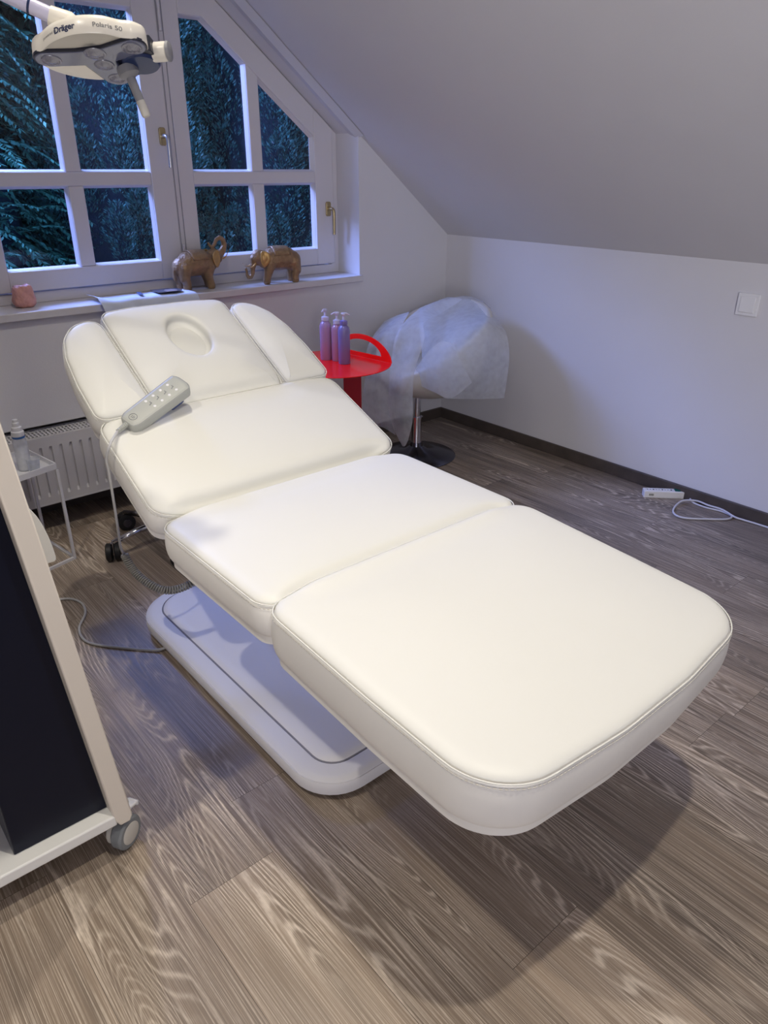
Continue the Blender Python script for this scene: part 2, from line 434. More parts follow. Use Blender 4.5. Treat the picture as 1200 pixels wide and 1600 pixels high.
# baseboards
bm = bmesh.new(); add_box(bm, (XR-.014, YN, 0), (XR, YB, .06)); tag(obj('baseboard_right', bm, 'skirt', bevel=.003, auto=40), kind='structure')
bm = bmesh.new(); add_box(bm, (NX1, YB-.014, 0), (XR-.014, YB, .06)); add_box(bm, (XL, YB-.014, 0), (NX0, YB, .06)); add_box(bm, (NX0, YB+.136, 0), (NX1, YB+.15, .06))
tag(obj('baseboard_back', bm, 'skirt', smooth=False), kind='structure')
bm = bmesh.new(); add_box(bm, (XL, YN, 0), (XL+.014, YB, .06)); tag(obj('baseboard_left', bm, 'skirt', smooth=False), kind='structure')
# sill
o = box('trim_3', (.55, YB-.022, ZS-.031), (OX1+.008, YF+.03, ZS), 'sill', None, .004); tag(o, kind='structure')

# ------------------------------------------------------------------ window
win = empty('window_1', (0, YF, 0), kind='structure')
def W3(poly, name, m, y0, y1, parent=win, bevel=.003):
    bm = bmesh.new(); add_prism(bm, poly, y0, y1, (1,0,0), (0,0,1), (0,1,0)); return obj(name, bm, m, parent, bevel=bevel, auto=30)
SS = .775
def ztop(x, off=0): return 1.549 - SS*(x - 2.414) + off      # outer slope line of the right casement
def poly_ring(name, outer, inner, m, y0, y1, parent, bevel=.0025, inset=None):
    """frame between two polygons with the same vertex count, optional splayed inner edge (toward the room)"""
    bm = bmesh.new(); n = len(outer); inr = inset or inner
    A = [bm.verts.new((x, y0, z)) for x, z in outer]; B = [bm.verts.new((x, y0, z)) for x, z in inr]
    A2 = [bm.verts.new((x, y1, z)) for x, z in outer]; B2 = [bm.verts.new((x, y1, z)) for x, z in inner]
    for i in range(n):
        j = (i+1) % n
        bm.faces.new((A[i], A[j], B[j], B[i])); bm.faces.new((A2[i], B2[i], B2[j], A2[j]))
        bm.faces.new((A[i], A2[i], A2[j], A[j])); bm.faces.new((B[i], B[j], B2[j], B2[i]))
    return obj(name, bm, m, parent, bevel=bevel, auto=25)
def grow(poly, d):
    P = [Vector(p) for p in poly]; N = []
    n = len(P); area = sum(P[i].x*P[(i+1) % n].y - P[(i+1) % n].x*P[i].y for i in range(n)); s = 1 if area > 0 else -1
    out = []
    for i in range(n):
        e1 = (P[i]-P[i-1]).normalized(); e2 = (P[(i+1) % n]-P[i]).normalized()
        n1 = Vector((e1.y, -e1.x))*s; n2 = Vector((e2.y, -e2.x))*s
        b = (n1+n2).normalized(); k = d/max(.2, b.dot(n1)); out.append(P[i]+b*k)
    return [(p.x, p.y) for p in out]
# coordinates relative to the window empty (y=0 is the casement face)
def fixed_frame():
    out = [(OX0, ZS-.0), (OX1, ZS-.0), (OX1, zslope(OX1)), (xs, OZ1), (OX0, OZ1)]
    inn = [(.72, .925), (2.40, .925), (2.40, 1.545), (1.80, 2.012), (.72, 2.012)]
    inn[3] = (2.40 - (2.012-1.545)/SS, 2.012)
    return poly_ring('fixed_frame', out, inn, 'frame', .012, .07, win)
fixed_frame()
bm = bmesh.new(); add_box(bm, (1.548, .003, .925), (1.590, .06, 2.01)); obj('mullion', bm, 'frame', win, bevel=.003, auto=30)
def casement(nm, outer, panes, handle, label=None):
    cs = None
    # rails: outer polygon minus panes -> built from bars
    xs_ = [p[0] for p in outer]
    bmx = bmesh.new()
    o = empty(nm, (0, 0, 0)); o.parent = win
    return o
def bar(bm, poly, y0=0.0, y1=.05): add_prism(bm, poly, y0, y1, (1,0,0), (0,0,1), (0,1,0))
def build_casement(xo0, xo1, zo0, px, pz, slope, ztopv):
    """px: pane column edges [(x0,x1),(x0,x1)], pz: lower pane (z0,z1), upper pane bottom z"""
    root = bpy.data.objects.new('casement', None); C.objects.link(root); root.parent = win
    bm = bmesh.new(); bv = .006
    (a0, a1), (b0, b1) = px; z0, z1 = pz; zu = z1 + .052
    sl_in = lambda x: 1.628 - .78*(x - 2.157)
    sl_out = lambda x: min(ztopv, ztop(x)) if slope else ztopv
    ti = (lambda x: min(ztopv-.075, sl_in(x))) if slope else (lambda x: ztopv-.075)
    # stiles
    def col(x0, x1, y0=0.0):
        if slope:
            xb = 2.414 - (ztopv-1.549)/SS
            pts = [(x0, zo0), (x1, zo0), (x1, sl_out(x1))]
            if x0 < xb < x1: pts.append((xb, ztopv))
            pts.append((x0, sl_out(x0))); bar(bm, pts, y0)
        else: bar(bm, [(x0, zo0), (x1, zo0), (x1, ztopv), (x0, ztopv)], y0)
    col(xo0, a0); col(b1, xo1)
    # muntin (slightly back)
    bar(bm, [(a1, z0), (b0, z0), (b0, z1), (a1, z1)], .004); bar(bm, [(a1, zu), (b0, zu), (b0, ti(b0)+.006), (a1, ti(a1)+.006)], .004)
    bar(bm, [(a0-.001, zo0), (b1+.001, zo0), (b1+.001, z0), (a0-.001, z0)], .0)
    bar(bm, [(a0-.001, z1), (b1+.001, z1), (b1+.001, zu), (a0-.001, zu)], .004)
    # top rail
    if slope:
        xi = 2.157 + (1.628-(ztopv-.075))/.78; xb = 2.414 - (ztopv-1.549)/SS
        bar(bm, [(b1+.001, sl_in(b1)), (b1+.001, sl_out(b1)), (xb, ztopv), (a0-.001, ztopv), (a0-.001, ti(a0)) , (max(xi, a0), ti(max(xi, a0)))], .0)
    else: bar(bm, [(a0-.001, ztopv-.075), (b1+.001, ztopv-.075), (b1+.001, ztopv), (a0-.001, ztopv)])
    obj('sash', bm, 'frame', root, bevel=.004, auto=30)
    # glazing beads (splayed) and panes
    for (x0, x1) in ((a0, a1), (b0, b1)):
        for k in (0, 1):
            if k == 0: P = [(x0, z0), (x1, z0), (x1, z1), (x0, z1)]
            else:
                P = [(x0, zu), (x1, zu), (x1, ti(x1)), (x0, ti(x0))]
                if slope and ti(x0) == ztopv-.075:
                    xi = 2.157 + (1.628-(ztopv-.075))/.78
                    if xi > x0 + .01: P = [(x0, zu), (x1, zu), (x1, ti(x1)), (xi, ti(xi)), (x0, ti(x0))]
            poly_ring('glazing_bead', grow(P, .004), grow(P, -.009), 'frame', .010, .034, root, bevel=.001, inset=grow(P, -.001))
            bm = bmesh.new(); vv = [bm.verts.new((x, .034, z)) for x, z in P]; bm.faces.new(vv)
            g = obj('pane', bm, 'glass', root, smooth=False)
    return root
TOPZ = 2.015
c2 = build_casement(1.580, 2.411, .930, [(1.652, 1.950), (2.010, 2.302)], (1.008, 1.312), True, TOPZ)
c1 = build_casement(.730, 1.556, .930, [(.818, 1.105), (1.166, 1.455)], (1.008, 1.312), False, TOPZ)
def window_handle(x, z, parent, m2='brass'):
    h = bpy.data.objects.new('handle', None); C.objects.link(h); h.parent = parent; h.location = (x, 0, z)
    bm = bmesh.new(); P = round_poly([(-.014, -.034), (.014, -.034), (.014, .034), (-.014, .034)], .009, 5)
    add_prism(bm, P, -.010, .0, (1,0,0), (0,0,1), (0,1,0)); obj('rosette', bm, 'brass', h, bevel=.002, auto=30)
    bm = bmesh.new()
    add_tube(bm, catmull([(0, -.008, .002), (0, -.030, .002), (.003, -.043, -.004), (.004, -.046, -.025), (.004, -.045, -.07), (.004, -.044, -.118)], 5), [.0085]*5+[.0078]*21, 12)
    obj('lever', bm, m2, h, auto=50)
window_handle(1.523, 1.497, c1, 'steel'); window_handle(2.372, 1.192, c2)
# hinges
for x, z in ((1.566, 1.02), (1.566, 1.925)):
    bm = bmesh.new(); add_tube(bm, [(x, -.006, z-.052), (x, -.006, z+.052)], .0065, 10); obj('hinge', bm, 'frame', c1, auto=40)
bm = bmesh.new()
for k in (1.5585, 1.5795): add_box(bm, (k-.0012, -.0006, .93), (k+.0012, .002, 2.01))
obj('seal', bm, 'groove', win, smooth=False)
# facade outside
# ------------------------------------------------------------------ outdoors
bm = bmesh.new(); add_box(bm, (-14, YB+1.2, -3.2), (18, 26, -3.0)); tag(obj('ground', bm, 'soil', smooth=False), kind='structure')

def quads_mesh(name, V, m, parent):
    me = bpy.data.meshes.new(name); n = len(V)//4
    me.from_pydata(V, [], [(4*i, 4*i+1, 4*i+2, 4*i+3) for i in range(n)]); me.materials.append(MT[m])
    o = bpy.data.objects.new(name, me); C.objects.link(o); o.parent = parent; return o
def leafquad(V, c, d, side, L, w):
    V += [tuple(c), tuple(c + d*L*.42 + side*w), tuple(c + d*L), tuple(c + d*L*.42 - side*w)]
def rv(rnd, s=1.0): return Vector((rnd.uniform(-s, s), rnd.uniform(-s, s), rnd.uniform(-s, s)))
def conifer_leaves(h, r, seed, zlo, zhi, plumes=150, per=420):
    """upright feathery plumes packed over a column"""
    rnd = random.Random(seed); V = []
    for _ in range(plumes):
        z = rnd.uniform(zlo, zhi); a = rnd.uniform(PI, 2*PI) if rnd.random() < .8 else rnd.uniform(0, PI)
        rr = r*(1-.55*(z/h)**2)*rnd.uniform(.55, 1.0)
        c = Vector((rr*math.cos(a), rr*math.sin(a), z)); ax = Vector((math.cos(a)*.35, math.sin(a)*.35, 1)).normalized()
        Lp = rnd.uniform(.4, .75); wp = rnd.uniform(.09, .15)
        for _ in range(per):
            t = rnd.random(); an = rnd.uniform(0, 2*PI); k = wp*math.sin(PI*(.12+.8*t))*rnd.uniform(.7, 1.05)
            o = Vector((math.cos(an), math.sin(an), 0)); p = c + ax*Lp*t + o*k
            d = (o*.7 + ax*.8 + rv(rnd, .25)).normalized(); sd = d.cross(rv(rnd)).normalized(); L = rnd.uniform(.022, .042)
            leafquad(V, p, d, sd, L, L*.17)
    return V
def broad_leaves(h, r, seed, zlo, zhi, sprays=900, size=.075, droop=.6):
    """arching twigs with paired leaflets"""
    rnd = random.Random(seed); V = []
    for _ in range(sprays):
        z = rnd.uniform(zlo, zhi); a = rnd.uniform(PI, 2*PI) if rnd.random() < .8 else rnd.uniform(0, PI)
        prof = math.sin(PI*min(.95, max(.12, z/h)))**.5
        rr = r*prof*rnd.uniform(.55, .86)
        c = Vector((rr*math.cos(a), rr*math.sin(a), z)); d0 = (Vector((math.cos(a), math.sin(a), .15)) + rv(rnd, .7)).normalized()
        Ls = rnd.uniform(.22, .5)*min(1, r); nl = int(Ls/size*3.6); up = Vector((0, 0, 1)); sidev = d0.cross(up).normalized()
        for k in range(nl):
            t = k/nl; p = c + d0*Ls*t - up*droop*Ls*t*t*.7; tang = (d0 - up*droop*t*1.2).normalized()
            for sg in (-1, 1):
                d = (tang*.7 + sidev*sg*.75 - up*.25 + rv(rnd, .22)).normalized(); nn = (up + rv(rnd, .5)).normalized()
                sd = d.cross(nn).normalized(); L = size*rnd.uniform(.7, 1.2)*(1-.35*t); leafquad(V, p, d, sd, L, L*.19)
    return V
def tree(name, loc, h, r, V, m, label, seed, grp=None):
    t = empty(name, loc, label=label, cat='tree', group=grp)
    quads_mesh('foliage', V, m, t)
    bm = bmesh.new(); add_tube(bm, [(0, 0, -.2), (.05, 0, h*.4), (0, .04, h*.85)], [r*.07+.05, r*.05+.03, .02], 8)
    rn = random.Random(seed)
    for _ in range(16):
        z = rn.uniform(.15, .8)*h; a = rn.uniform(0, 2*PI); k = r*.6
        add_tube(bm, [(0, 0, z), (k*.5*math.cos(a), k*.5*math.sin(a), z+.15), (k*math.cos(a), k*math.sin(a), z+.2)], [.03, .02, .008], 5)
    obj('trunk', bm, 'bark_and_shade', t)
    # solid dark core, painted shade for the gaps between the leaves
    bm = bmesh.new(); bmesh.ops.create_icosphere(bm, subdivisions=4, radius=1)
    for v in bm.verts:
        w = 1 + .25*mnoise.noise(v.co*2.5+Vector((seed, 0, 0))); v.co = Vector((v.co.x*r*.62*w, v.co.y*r*.62*w, h*.52 + v.co.z*h*.44*w))
    obj('crown_shade_core', bm, 'bark_and_shade', t)
    return t
tree('conifer_tree', (2.62, 6.45, -3), 8.6, .72, conifer_leaves(8.6, .72, 3, 2.6, 6.6), 'leafB', 'bushy dark conifer seen through the panes beside the middle of the window', 3, 'conifers outside the window')
tree('conifer_tree', (3.95, 6.35, -3), 8.8, .74, conifer_leaves(8.8, .74, 4, 2.6, 6.8), 'leafB', 'feathery conifer seen through the left panes of the slanted casement', 4, 'conifers outside the window')
tree('leafy_tree', (5.45, 6.6, -3), 7.8, .95, broad_leaves(7.8, .95, 5, 2.6, 6.4), 'leafC', 'leafy tree seen through the small right panes of the slanted casement', 5, 'leafy trees outside the window')
tree('leafy_tree', (1.10, 6.3, -3), 7.8, .95, broad_leaves(7.8, .95, 6, 2.4, 6.6), 'leafC', 'leafy tree with drooping leaves behind the far left panes', 6, 'leafy trees outside the window')
tree('backdrop_tree', (.9, 10.2, -3), 10.0, 1.7, broad_leaves(10.0, 1.7, 7, 2.2, 8.2, 900, .12, .5), 'leafA', 'dark tree farther back behind the left of the window', 7, 'dark trees farther back')
tree('backdrop_tree', (4.9, 10.2, -3), 10.2, 1.8, broad_leaves(10.2, 1.8, 8, 2.2, 8.2, 900, .12, .5), 'leafA', 'dark tree farther back behind the two conifers', 8, 'dark trees farther back')
tree('backdrop_tree', (9.0, 10.0, -3), 10.0, 1.8, broad_leaves(10.0, 1.8, 9, 2.2, 8.0, 700, .12, .5), 'leafA', 'dark tree farther back behind the right end of the window', 9, 'dark trees farther back')
# clipped hedge closing the garden
hg = empty('garden_hedge', (5, 13.2, -3), label='tall dark hedge closing the garden behind the trees', cat='hedge')
bm = bmesh.new(); add_box(bm, (-8, -.6, 0), (8, .6, 7.2)); obj('hedge_core', bm, 'bark_and_shade', hg, smooth=False)
V = []; rnd = random.Random(12)
for _ in range(16000):
    p = Vector((rnd.uniform(-7, 5), -.62-rnd.random()*.2, rnd.uniform(2, 7.2))); d = (Vector((0, -1, -.4)) + rv(rnd, .9)).normalized(); leafquad(V, p, d, d.cross(rv(rnd)).normalized(), .2, .05)
quads_mesh('foliage', V, 'leafA', hg)

# ================================================================== TREATMENT BED
bed = empty('treatment_bed', (.995, 1.2, 0), label='large cream-white leather treatment bed with raised head section', cat='treatment bed')
BX = .995
def frame4(y0, z0, ang):
    """local (u,v,w): u = x, v up the bed, w = outward normal"""
    c, s = math.cos(ang), math.sin(ang)
    m = Matrix(((1, 0, 0, BX), (0, c, -s, y0), (0, s, c, z0), (0, 0, 0, 1)))
    return m
def cushion(name, outline, T, M4, crown=.02, step=.012, rings=12, side_m='leather_side_lit', label=None, ripple=None, flat=.0, hole=None, board=True, edge_r=.03, ends=(0, 0), taperT=None, dip=0, lift=0):
    P = resample(outline, step); N = normals2(P); n = len(P)
    cx = sum(p.x for p in P)/n; cy = sum(p.y for p in P)/n; cc = Vector((cx, cy))
    bm = bmesh.new(); top_rings = []
    hw = min(max(p.x for p in P)-min(p.x for p in P), max(p.y for p in P)-min(p.y for p in P))/2
    vmin = min(p.y for p in P); vmax = max(p.y for p in P)
    def sst(x): x = max(0, min(1, x)); return x*x*(3-2*x)
    def dz(x, y):
        q = sst((.362-abs(x))/.075); d = 0
        if dip: d -= dip*sst(1-(y-vmin)/.055)*q
        if lift: d += lift*sst(1-(vmax-y)/.075)*sst((.345-abs(x))/.09)
        return d
    def TT(p): return T if not taperT else T*(1 - taperT*(p.y-vmin)/(vmax-vmin))
    def add(off, w, scaleT=False):
        r = []
        for p, q in zip(P, N):
            ww = w*TT(p)/T if scaleT else w
            rp = 0
            if ripple: rp = ripple(p, ww)
            xy = p + q*(off+rp); r.append(bm.verts.new(M4 @ Vector((xy.x, xy.y, ww + (dz(p.x, p.y) if w > -.05 else 0)))))
        return r
    sides = [add(-.030, -T-.001, True), add(-.012, -T, True), add(-.003, -T+.006, True), add(.003, -T*.75, True), add(.0055, -T*.5, True), add(.004, -T*.22, True), add(.001, -.010), add(-.0015, -.0045), add(-.0035, -.003)]
    tops = [add(-.0030, .0006), add(-.006, .0045), add(-.013, .0085), add(-.022, .0115)]
    def link(A, B, mi):
        m_ = len(A)
        for i in range(m_):
            f = bm.faces.new((A[i], A[(i+1) % m_], B[(i+1) % m_], B[i])); f.material_index = mi
    for A, B in zip(sides, sides[1:]): link(A, B, 1)
    link(sides[-1], tops[0], 1)
    for A, B in zip(tops, tops[1:]): link(A, B, 0)
    last = tops[-1]
    inn = [p + q*(-.022) for p, q in zip(P, N)]
    if hole is None:
        for k in range(1, rings):
            s = 1 - k/rings
            w = .0115 + (crown-.0115)*(1-(s)**2.6)
            r = []
            for p in inn:
                xy = cc + (p-cc)*s; r.append(bm.verts.new(M4 @ Vector((xy.x, xy.y, w + dz(xy.x, xy.y)))))
            link(last, r, 0); last = r
        cv = bm.verts.new(M4 @ Vector((cc.x, cc.y, crown)))
        for i in range(n): bm.faces.new((last[i], last[(i+1) % n], cv))
    else:
        hu, hv, ru, rv, dep = hole
        E = []
        for p in inn:
            a = math.atan2((p.y-hv)/rv, (p.x-hu)/ru); E.append(Vector((hu+ru*math.cos(a), hv+rv*math.sin(a))))
        for k in range(1, rings+1):
            t = k/rings; te = t
            w = .0115 + (crown-.0115)*(1-(1-t)**2.6)
            if k == rings: w -= .003
            r = [bm.verts.new(M4 @ Vector(((p.lerp(e, te)).x, (p.lerp(e, te)).y, w + dz((p.lerp(e, te)).x, (p.lerp(e, te)).y)))) for p, e in zip(inn, E)]
            link(last, r, 0); last = r
        for s, w in ((.955, crown-.010), (.94, crown-.022), (.93, crown-dep-.01)):
            r = [bm.verts.new(M4 @ Vector((hu+(e.x-hu)*s, hv+(e.y-hv)*s, w))) for e in E]
            link(last, r, 0); last = r
        bm.faces.new(last)
    bm.faces.new(sides[0][::-1])
    o = obj(name, bm, ['leather', side_m], bed, sub=1)
    if label: o['label'] = label
    # piping + stitching along the seam
    b2 = bmesh.new()
    add_tube(b2, [M4 @ Vector(((p+q*.0008).x, (p+q*.0008).y, -.0005 + dz(p.x, p.y))) for p, q in zip(P, N)], .0015, 6, closed=True)
    pi_ = obj('piping', b2, 'leather', o)
    b3 = bmesh.new(); L = resample(outline, .0085); LN = normals2(L)
    for i in range(0, len(L)):
        p = L[i]; q = LN[i]; d = (L[(i+1) % len(L)]-L[i-1]).normalized()
        c = M4 @ Vector(((p+q*.0026).x, (p+q*.0026).y, -.0088 + dz(p.x, p.y))); dd = M4.to_3x3() @ Vector((d.x, d.y, 0)); qq = M4.to_3x3() @ Vector((q.x, q.y, 0)); ww = M4.to_3x3() @ Vector((0, 0, 1))
        add_obox(b3, c, dd*.0028, qq*.0005, ww*.0005)
    obj('stitching', b3, 'thread', o, smooth=False)
    if board:
        b4 = bmesh.new(); Q = [p - q*.010 for p, q in zip(P, N)]
        for k, (i0, w0, w1) in enumerate(((0, -T-.016, -T-.0005),)):
            A = [b4.verts.new(M4 @ Vector((p.x, p.y, -TT(p)-.016))) for p in Q]; B = [b4.verts.new(M4 @ Vector((p.x, p.y, -TT(p)+.004))) for p in Q]
            for i in range(n): b4.faces.new((A[i], A[(i+1) % n], B[(i+1) % n], B[i]))
            b4.faces.new(A[::-1])
        obj('underside_board', b4, 'leather_side_lit', o, auto=40)
    return o
HW = .385
def arc_end(y_end, bow, n=14):
    return [(-HW + 2*HW*i/n, y_end + bow*(abs(-1+2*i/n)**2.2)) for i in range(n+1)]
# foot: v from -LF to 0
LF = .642
ft = [(-HW, -.001), (-HW, -LF*.6)]
foot_out = round_poly([(-HW, 0), (-HW-.001, -LF*.5), (-HW+.006, -LF+.028), (-.10, -LF+.002), (.10, -LF+.002), (HW-.010, -LF+.028), (HW-.004, -LF*.5), (HW, 0)], [.055, .3, .125, .5, .5, .125, .3, .055], 10)
MF = frame4(1.078, .606, R(3.4))
cushion('foot_cushion', foot_out, .108, MF, crown=.024, lift=.012, rings=18)
MS = frame4(1.063, .602, R(0.6))
def seat_ripple(p, w):
    # stretched leather folds on the skirt near the front-left corner
    k = max(0, 1-abs(p.y-.10)/.16)*(1 if p.x < -.3 else 0)*max(0, min(1, (-w-.012)/.03))
    return .0022*k*math.sin(p.y*320 + w*110)
seat_out = round_poly([(-HW, 0), (HW, 0), (HW, .487), (-HW, .487)], [.055, .055, .055, .055], 8)
cushion('seat_cushion', seat_out, .086, MS, crown=.025, ripple=seat_ripple, dip=.022, lift=.010, rings=18)
MB_ = frame4(1.545, .622, R(24.5))
back_out = round_poly([(-HW, 0), (HW, 0), (HW-.006, .372), (-HW+.006, .372)], [.05, .05, .05, .05], 8)
cushion('back_cushion', back_out, .085, MB_, crown=.022, dip=.022, lift=.006, rings=18)
MH = frame4(1.868, .783, R(30))
mid = round_poly([(-.205, .0), (.203, .0), (.203, .413), (.10, .424), (-.10, .424), (-.203, .413)], [.02, .02, .035, .3, .3, .035], 8)
head = cushion('headrest_cushion', mid, .062, MH, crown=.022, hole=(.006, .252, .064, .093, .022), step=.01, dip=.016)
for s in (-1, 1):
    wing = [(s*.214, .0), (s*.376, .0), (s*.374, .14), (s*.362, .25), (s*.338, .325), (s*.300, .372), (s*.255, .388), (s*.220, .378), (s*.214, .34)]
    w_ = round_poly(wing, [.012, .03, .15, .15, .08, .08, .05, .03, .05], 5)
    o = cushion('side_bolster', w_, .075, MH, crown=.020, step=.01, taperT=.45, dip=.0)
    o['label'] = 'left padded arm wing of the head section' if s < 0 else 'right padded arm wing of the head section'
# face-hole plug
bm = bmesh.new()
prof = [(0, -.035), (.9, -.035), (.97, -.02), (1.0, .0), (.96, .006), (.88, .009), (.5, .0105), (0, .011)]
seg = 40; rings = []
for r_, w in prof:
    if r_ == 0: rings.append([bm.verts.new(MH @ Vector((.005, .253, .001+w-.016)))])
    else: rings.append([bm.verts.new(MH @ Vector((  .006+.0525*r_*math.cos(2*PI*k/seg), .247+.077*r_*math.sin(2*PI*k/seg), .001+w-.016))) for k in range(seg)])
for A, B in zip(rings, rings[1:]):
    for k in range(seg):
        j = (k+1) % seg
        if len(A) == 1: bm.faces.new((A[0], B[j], B[k]))
        elif len(B) == 1: bm.faces.new((A[k], A[j], B[0]))
        else: bm.faces.new((A[k], A[j], B[j], B[k]))
obj('face_hole_plug', bm, 'leather', bed)
# base
def base_ring(off, z, pts): return [(p + q*off, z) for p, q in pts]
B0 = resample(round_poly([(.705, 1.035), (1.285, 1.035), (1.285, 2.13), (.705, 2.13)], [.12, .12, .16, .16], 10), .02); BN = normals2(B0); pts = list(zip(B0, BN)); n = len(B0)
bm = bmesh.new(); rr = []
for off, z in ((-.02, .014), (-.008, .015), (-.002, .020), (.001, .036), (.0, .052), (-.0015, .0560), (-.0035, .0545), (-.0045, .0575), (-.012, .0640), (-.022, .0665), (-.050, .0700), (-.053, .0700), (-.055, .0680), (-.058, .0715), (-.064, .0765), (-.074, .0800), (-.088, .0815)):
    rr.append([bm.verts.new(((p+q*off).x, (p+q*off).y, z)) for p, q in pts])
for i_, (A, B) in enumerate(zip(rr, rr[1:])):
    for i in range(n):
        f = bm.faces.new((A[i], A[(i+1) % n], B[(i+1) % n], B[i]))
        if i_ in (11, 12): f.material_index = 1
lastr = rr[-1]; ctr = Vector((.995, 1.58, 0))
for k in (.66, .33, .08):
    nr = [bm.verts.new(((p+q*-.088-Vector((.995, 1.58))).x*k+.995, (p+q*-.088-Vector((.995, 1.58))).y*k+1.58, .082)) for p, q in pts]
    for i in range(n): bm.faces.new((lastr[i], lastr[(i+1) % n], nr[(i+1) % n], nr[i]))
    lastr = nr
bm.faces.new(lastr); bm.faces.new(rr[0][::-1])
me_o = obj('base', bm, ['base', 'groove'], bed, auto=28)
for x, y in ((.79, 1.10), (1.2, 1.10), (.79, 2.04), (1.2, 2.04)):
    lathe('foot', [(0, 0), (.022, 0), (.024, .004), (.018, .016), (0, .016)], 'black', bed, (x, y, 0), 20)
# lift column, arms and under-frame
bm = bmesh.new(); add_box(bm, (.93, 1.42, .085), (1.20, 1.78, .30)); add_box(bm, (.955, 1.45, .28), (1.175, 1.75, .47)); obj('lift_column', bm, 'base', bed, bevel=.015, auto=40)
bm = bmesh.new(); add_box(bm, (.82, 1.10, .45), (.87, 1.56, .50)); add_box(bm, (1.12, 1.10, .45), (1.17, 1.56, .50)); add_box(bm, (.82, 1.30, .45), (1.17, 1.36, .50)); add_box(bm, (.82, 1.46, .45), (1.17, 1.54, .50))
obj('support_frame', bm, 'steel', bed, bevel=.004, auto=40)
for x in (.80, 1.19):
  for kk in range(3):
    bm = bmesh.new()
    if kk == 0: add_obox(bm, (x, 1.70, .575), (.018, 0, 0), (0, .17*math.cos(R(24.5)), .17*math.sin(R(24.5))), (0, -.012, .02))
    if kk == 1: add_obox(bm, (x, .87, .462), (.018, 0, 0), (0, .25, .0148), (0, 0, .018))
    if kk == 2: add_obox(bm, (x, 2.02, .775), (.018, 0, 0), (0, .13*math.cos(R(30)), .13*math.sin(R(30))), (0, -.010, .017))
    obj('section_rail', bm, 'steel', bed, bevel=.003, auto=40)

for o in list(bed.children):      # parts were built in world space
    o.matrix_parent_inverse = Matrix.Translation((-.995, -1.2, 0))

# ------------------------------------------------------------------ handset with coiled cord
ua = Vector((1, 0, 0)); va = Vector((0, math.cos(R(24.5)), math.sin(R(24.5)))); wa = Vector((0, -math.sin(R(24.5)), math.cos(R(24.5))))
def back_pt(u, s, w): return Vector((u, 1.545, .622)) + va*s + wa*w
H0 = back_pt(.672, .310, .031); H1 = back_pt(.856, .374, .080)
hx = (H1-H0).normalized(); hz = wa - hx*wa.dot(hx); hz.normalize(); hy = hz.cross(hx)
HL = (H1-H0).length
hs = empty('bed_handset', H0, label='grey bed remote control handset with cord, lying on the back cushion', cat='remote control')
MHS = Matrix((( *[hx.x, hy.x, hz.x], H0.x), (hx.y, hy.y, hz.y, H0.y), (hx.z, hy.z, hz.z, H0.z), (0, 0, 0, 1)))
hs.matrix_world = MHS
hout = round_poly([(0, -.022), (.02, -.031), (HL-.004, -.035), (HL+.006, -.020), (HL+.006, .020), (HL-.004, .035), (.02, .031), (0, .022)], [.012, .02, .006, .03, .03, .006, .02, .012], 5)
bm = bmesh.new(); Pn = resample(hout, .006); Nn = normals2(Pn); rg = []
for off, z in ((-.010, -.026), (-.0015, -.023), (0, -.010), (0, .004), (-.002, .0065), (-.0035, .0065), (-.006, .0085), (-.012, .0092)):
    rg.append([bm.verts.new(((p+q*off).x, (p+q*off).y, z)) for p, q in zip(Pn, Nn)])
for k_, (A, B) in enumerate(zip(rg, rg[1:])):
    for i in range(len(Pn)):
        f = bm.faces.new((A[i], A[(i+1) % len(Pn)], B[(i+1) % len(Pn)], B[i]))
        if k_ == 4: f.material_index = 1
bm.faces.new(rg[-1]); bm.faces.new(rg[0][::-1])
obj('housing', bm, ['grey', 'grey_dark'], hs, auto=50)
for i in range(4):
    x = .085 + i*.0265
    for sgn in (-1, 1):
        lathe('button', [(.0042, .0088), (.0040, .0100), (.0025, .0107), (0, .0109)], 'white', hs, (x + sgn*-.002, sgn*.0145, 0), 14)
bm = bmesh.new()
for i in range(4):       # little dark pictograms between the buttons
    x = .085 + i*.0265
    add_obox(bm, (x, -.001, .0096), (.0050, .0016, 0), (-.0006, .0012, 0), (0, 0, .0003)); add_obox(bm, (x+.004, .003, .0096), (.0012, 0, 0), (0, .0035, 0), (0, 0, .0003))
obj('pictogram', bm, 'grey_dark', hs, smooth=False)
bm = bmesh.new()
add_tube(bm, [(.024 + .0105*math.cos(a*PI/12), .0105*math.sin(a*PI/12), .0096) for a in range(24)], .0008, 5, closed=True)
for yy, l in ((.004, .004), (-.001, .0045), (-.005, .003)): add_obox(bm, (.024, yy, .0096), (l, 0, 0), (0, .0008, 0), (0, 0, .0003))
obj('emblem', bm, 'grey_dark', hs, smooth=False)
bm = bmesh.new(); add_obox(bm, (HL-.040, -.004, -.038), (.022, 0, 0), (0, .016, 0), (0, 0, .012)); add_obox(bm, (HL-.012, -.004, -.034), (.007, 0, 0), (0, .014, 0), (0, 0, .010)); obj('hanging_hook', bm, 'blue', hs, bevel=.003, auto=40)
bm = bmesh.new()
for i in range(7): add_lathe(bm, [(0, 0), (.0075-.0004*i, 0), (.0075-.0004*i, .0032), (.0055, .0034), (.0055, .0045), (0, .0045)], (0, 0, .0045*i), 12, Matrix.Rotation(-PI/2, 4, 'Y') @ Matrix.Translation((0, 0, 0)))
obj('strain_relief', bm, 'grey', hs)
inv = MHS.inverted()
start = MHS @ Vector((-.030, 0, 0))
cpath = [start, (.630, 1.792, .764), (.602, 1.762, .752), (.590, 1.768, .716), (.592, 1.772, .673), (.594, 1.779, .604), (.60, 1.800, .516), (.61, 1.835, .432), (.625, 1.862, .392)]
cp = catmull(cpath, 8)
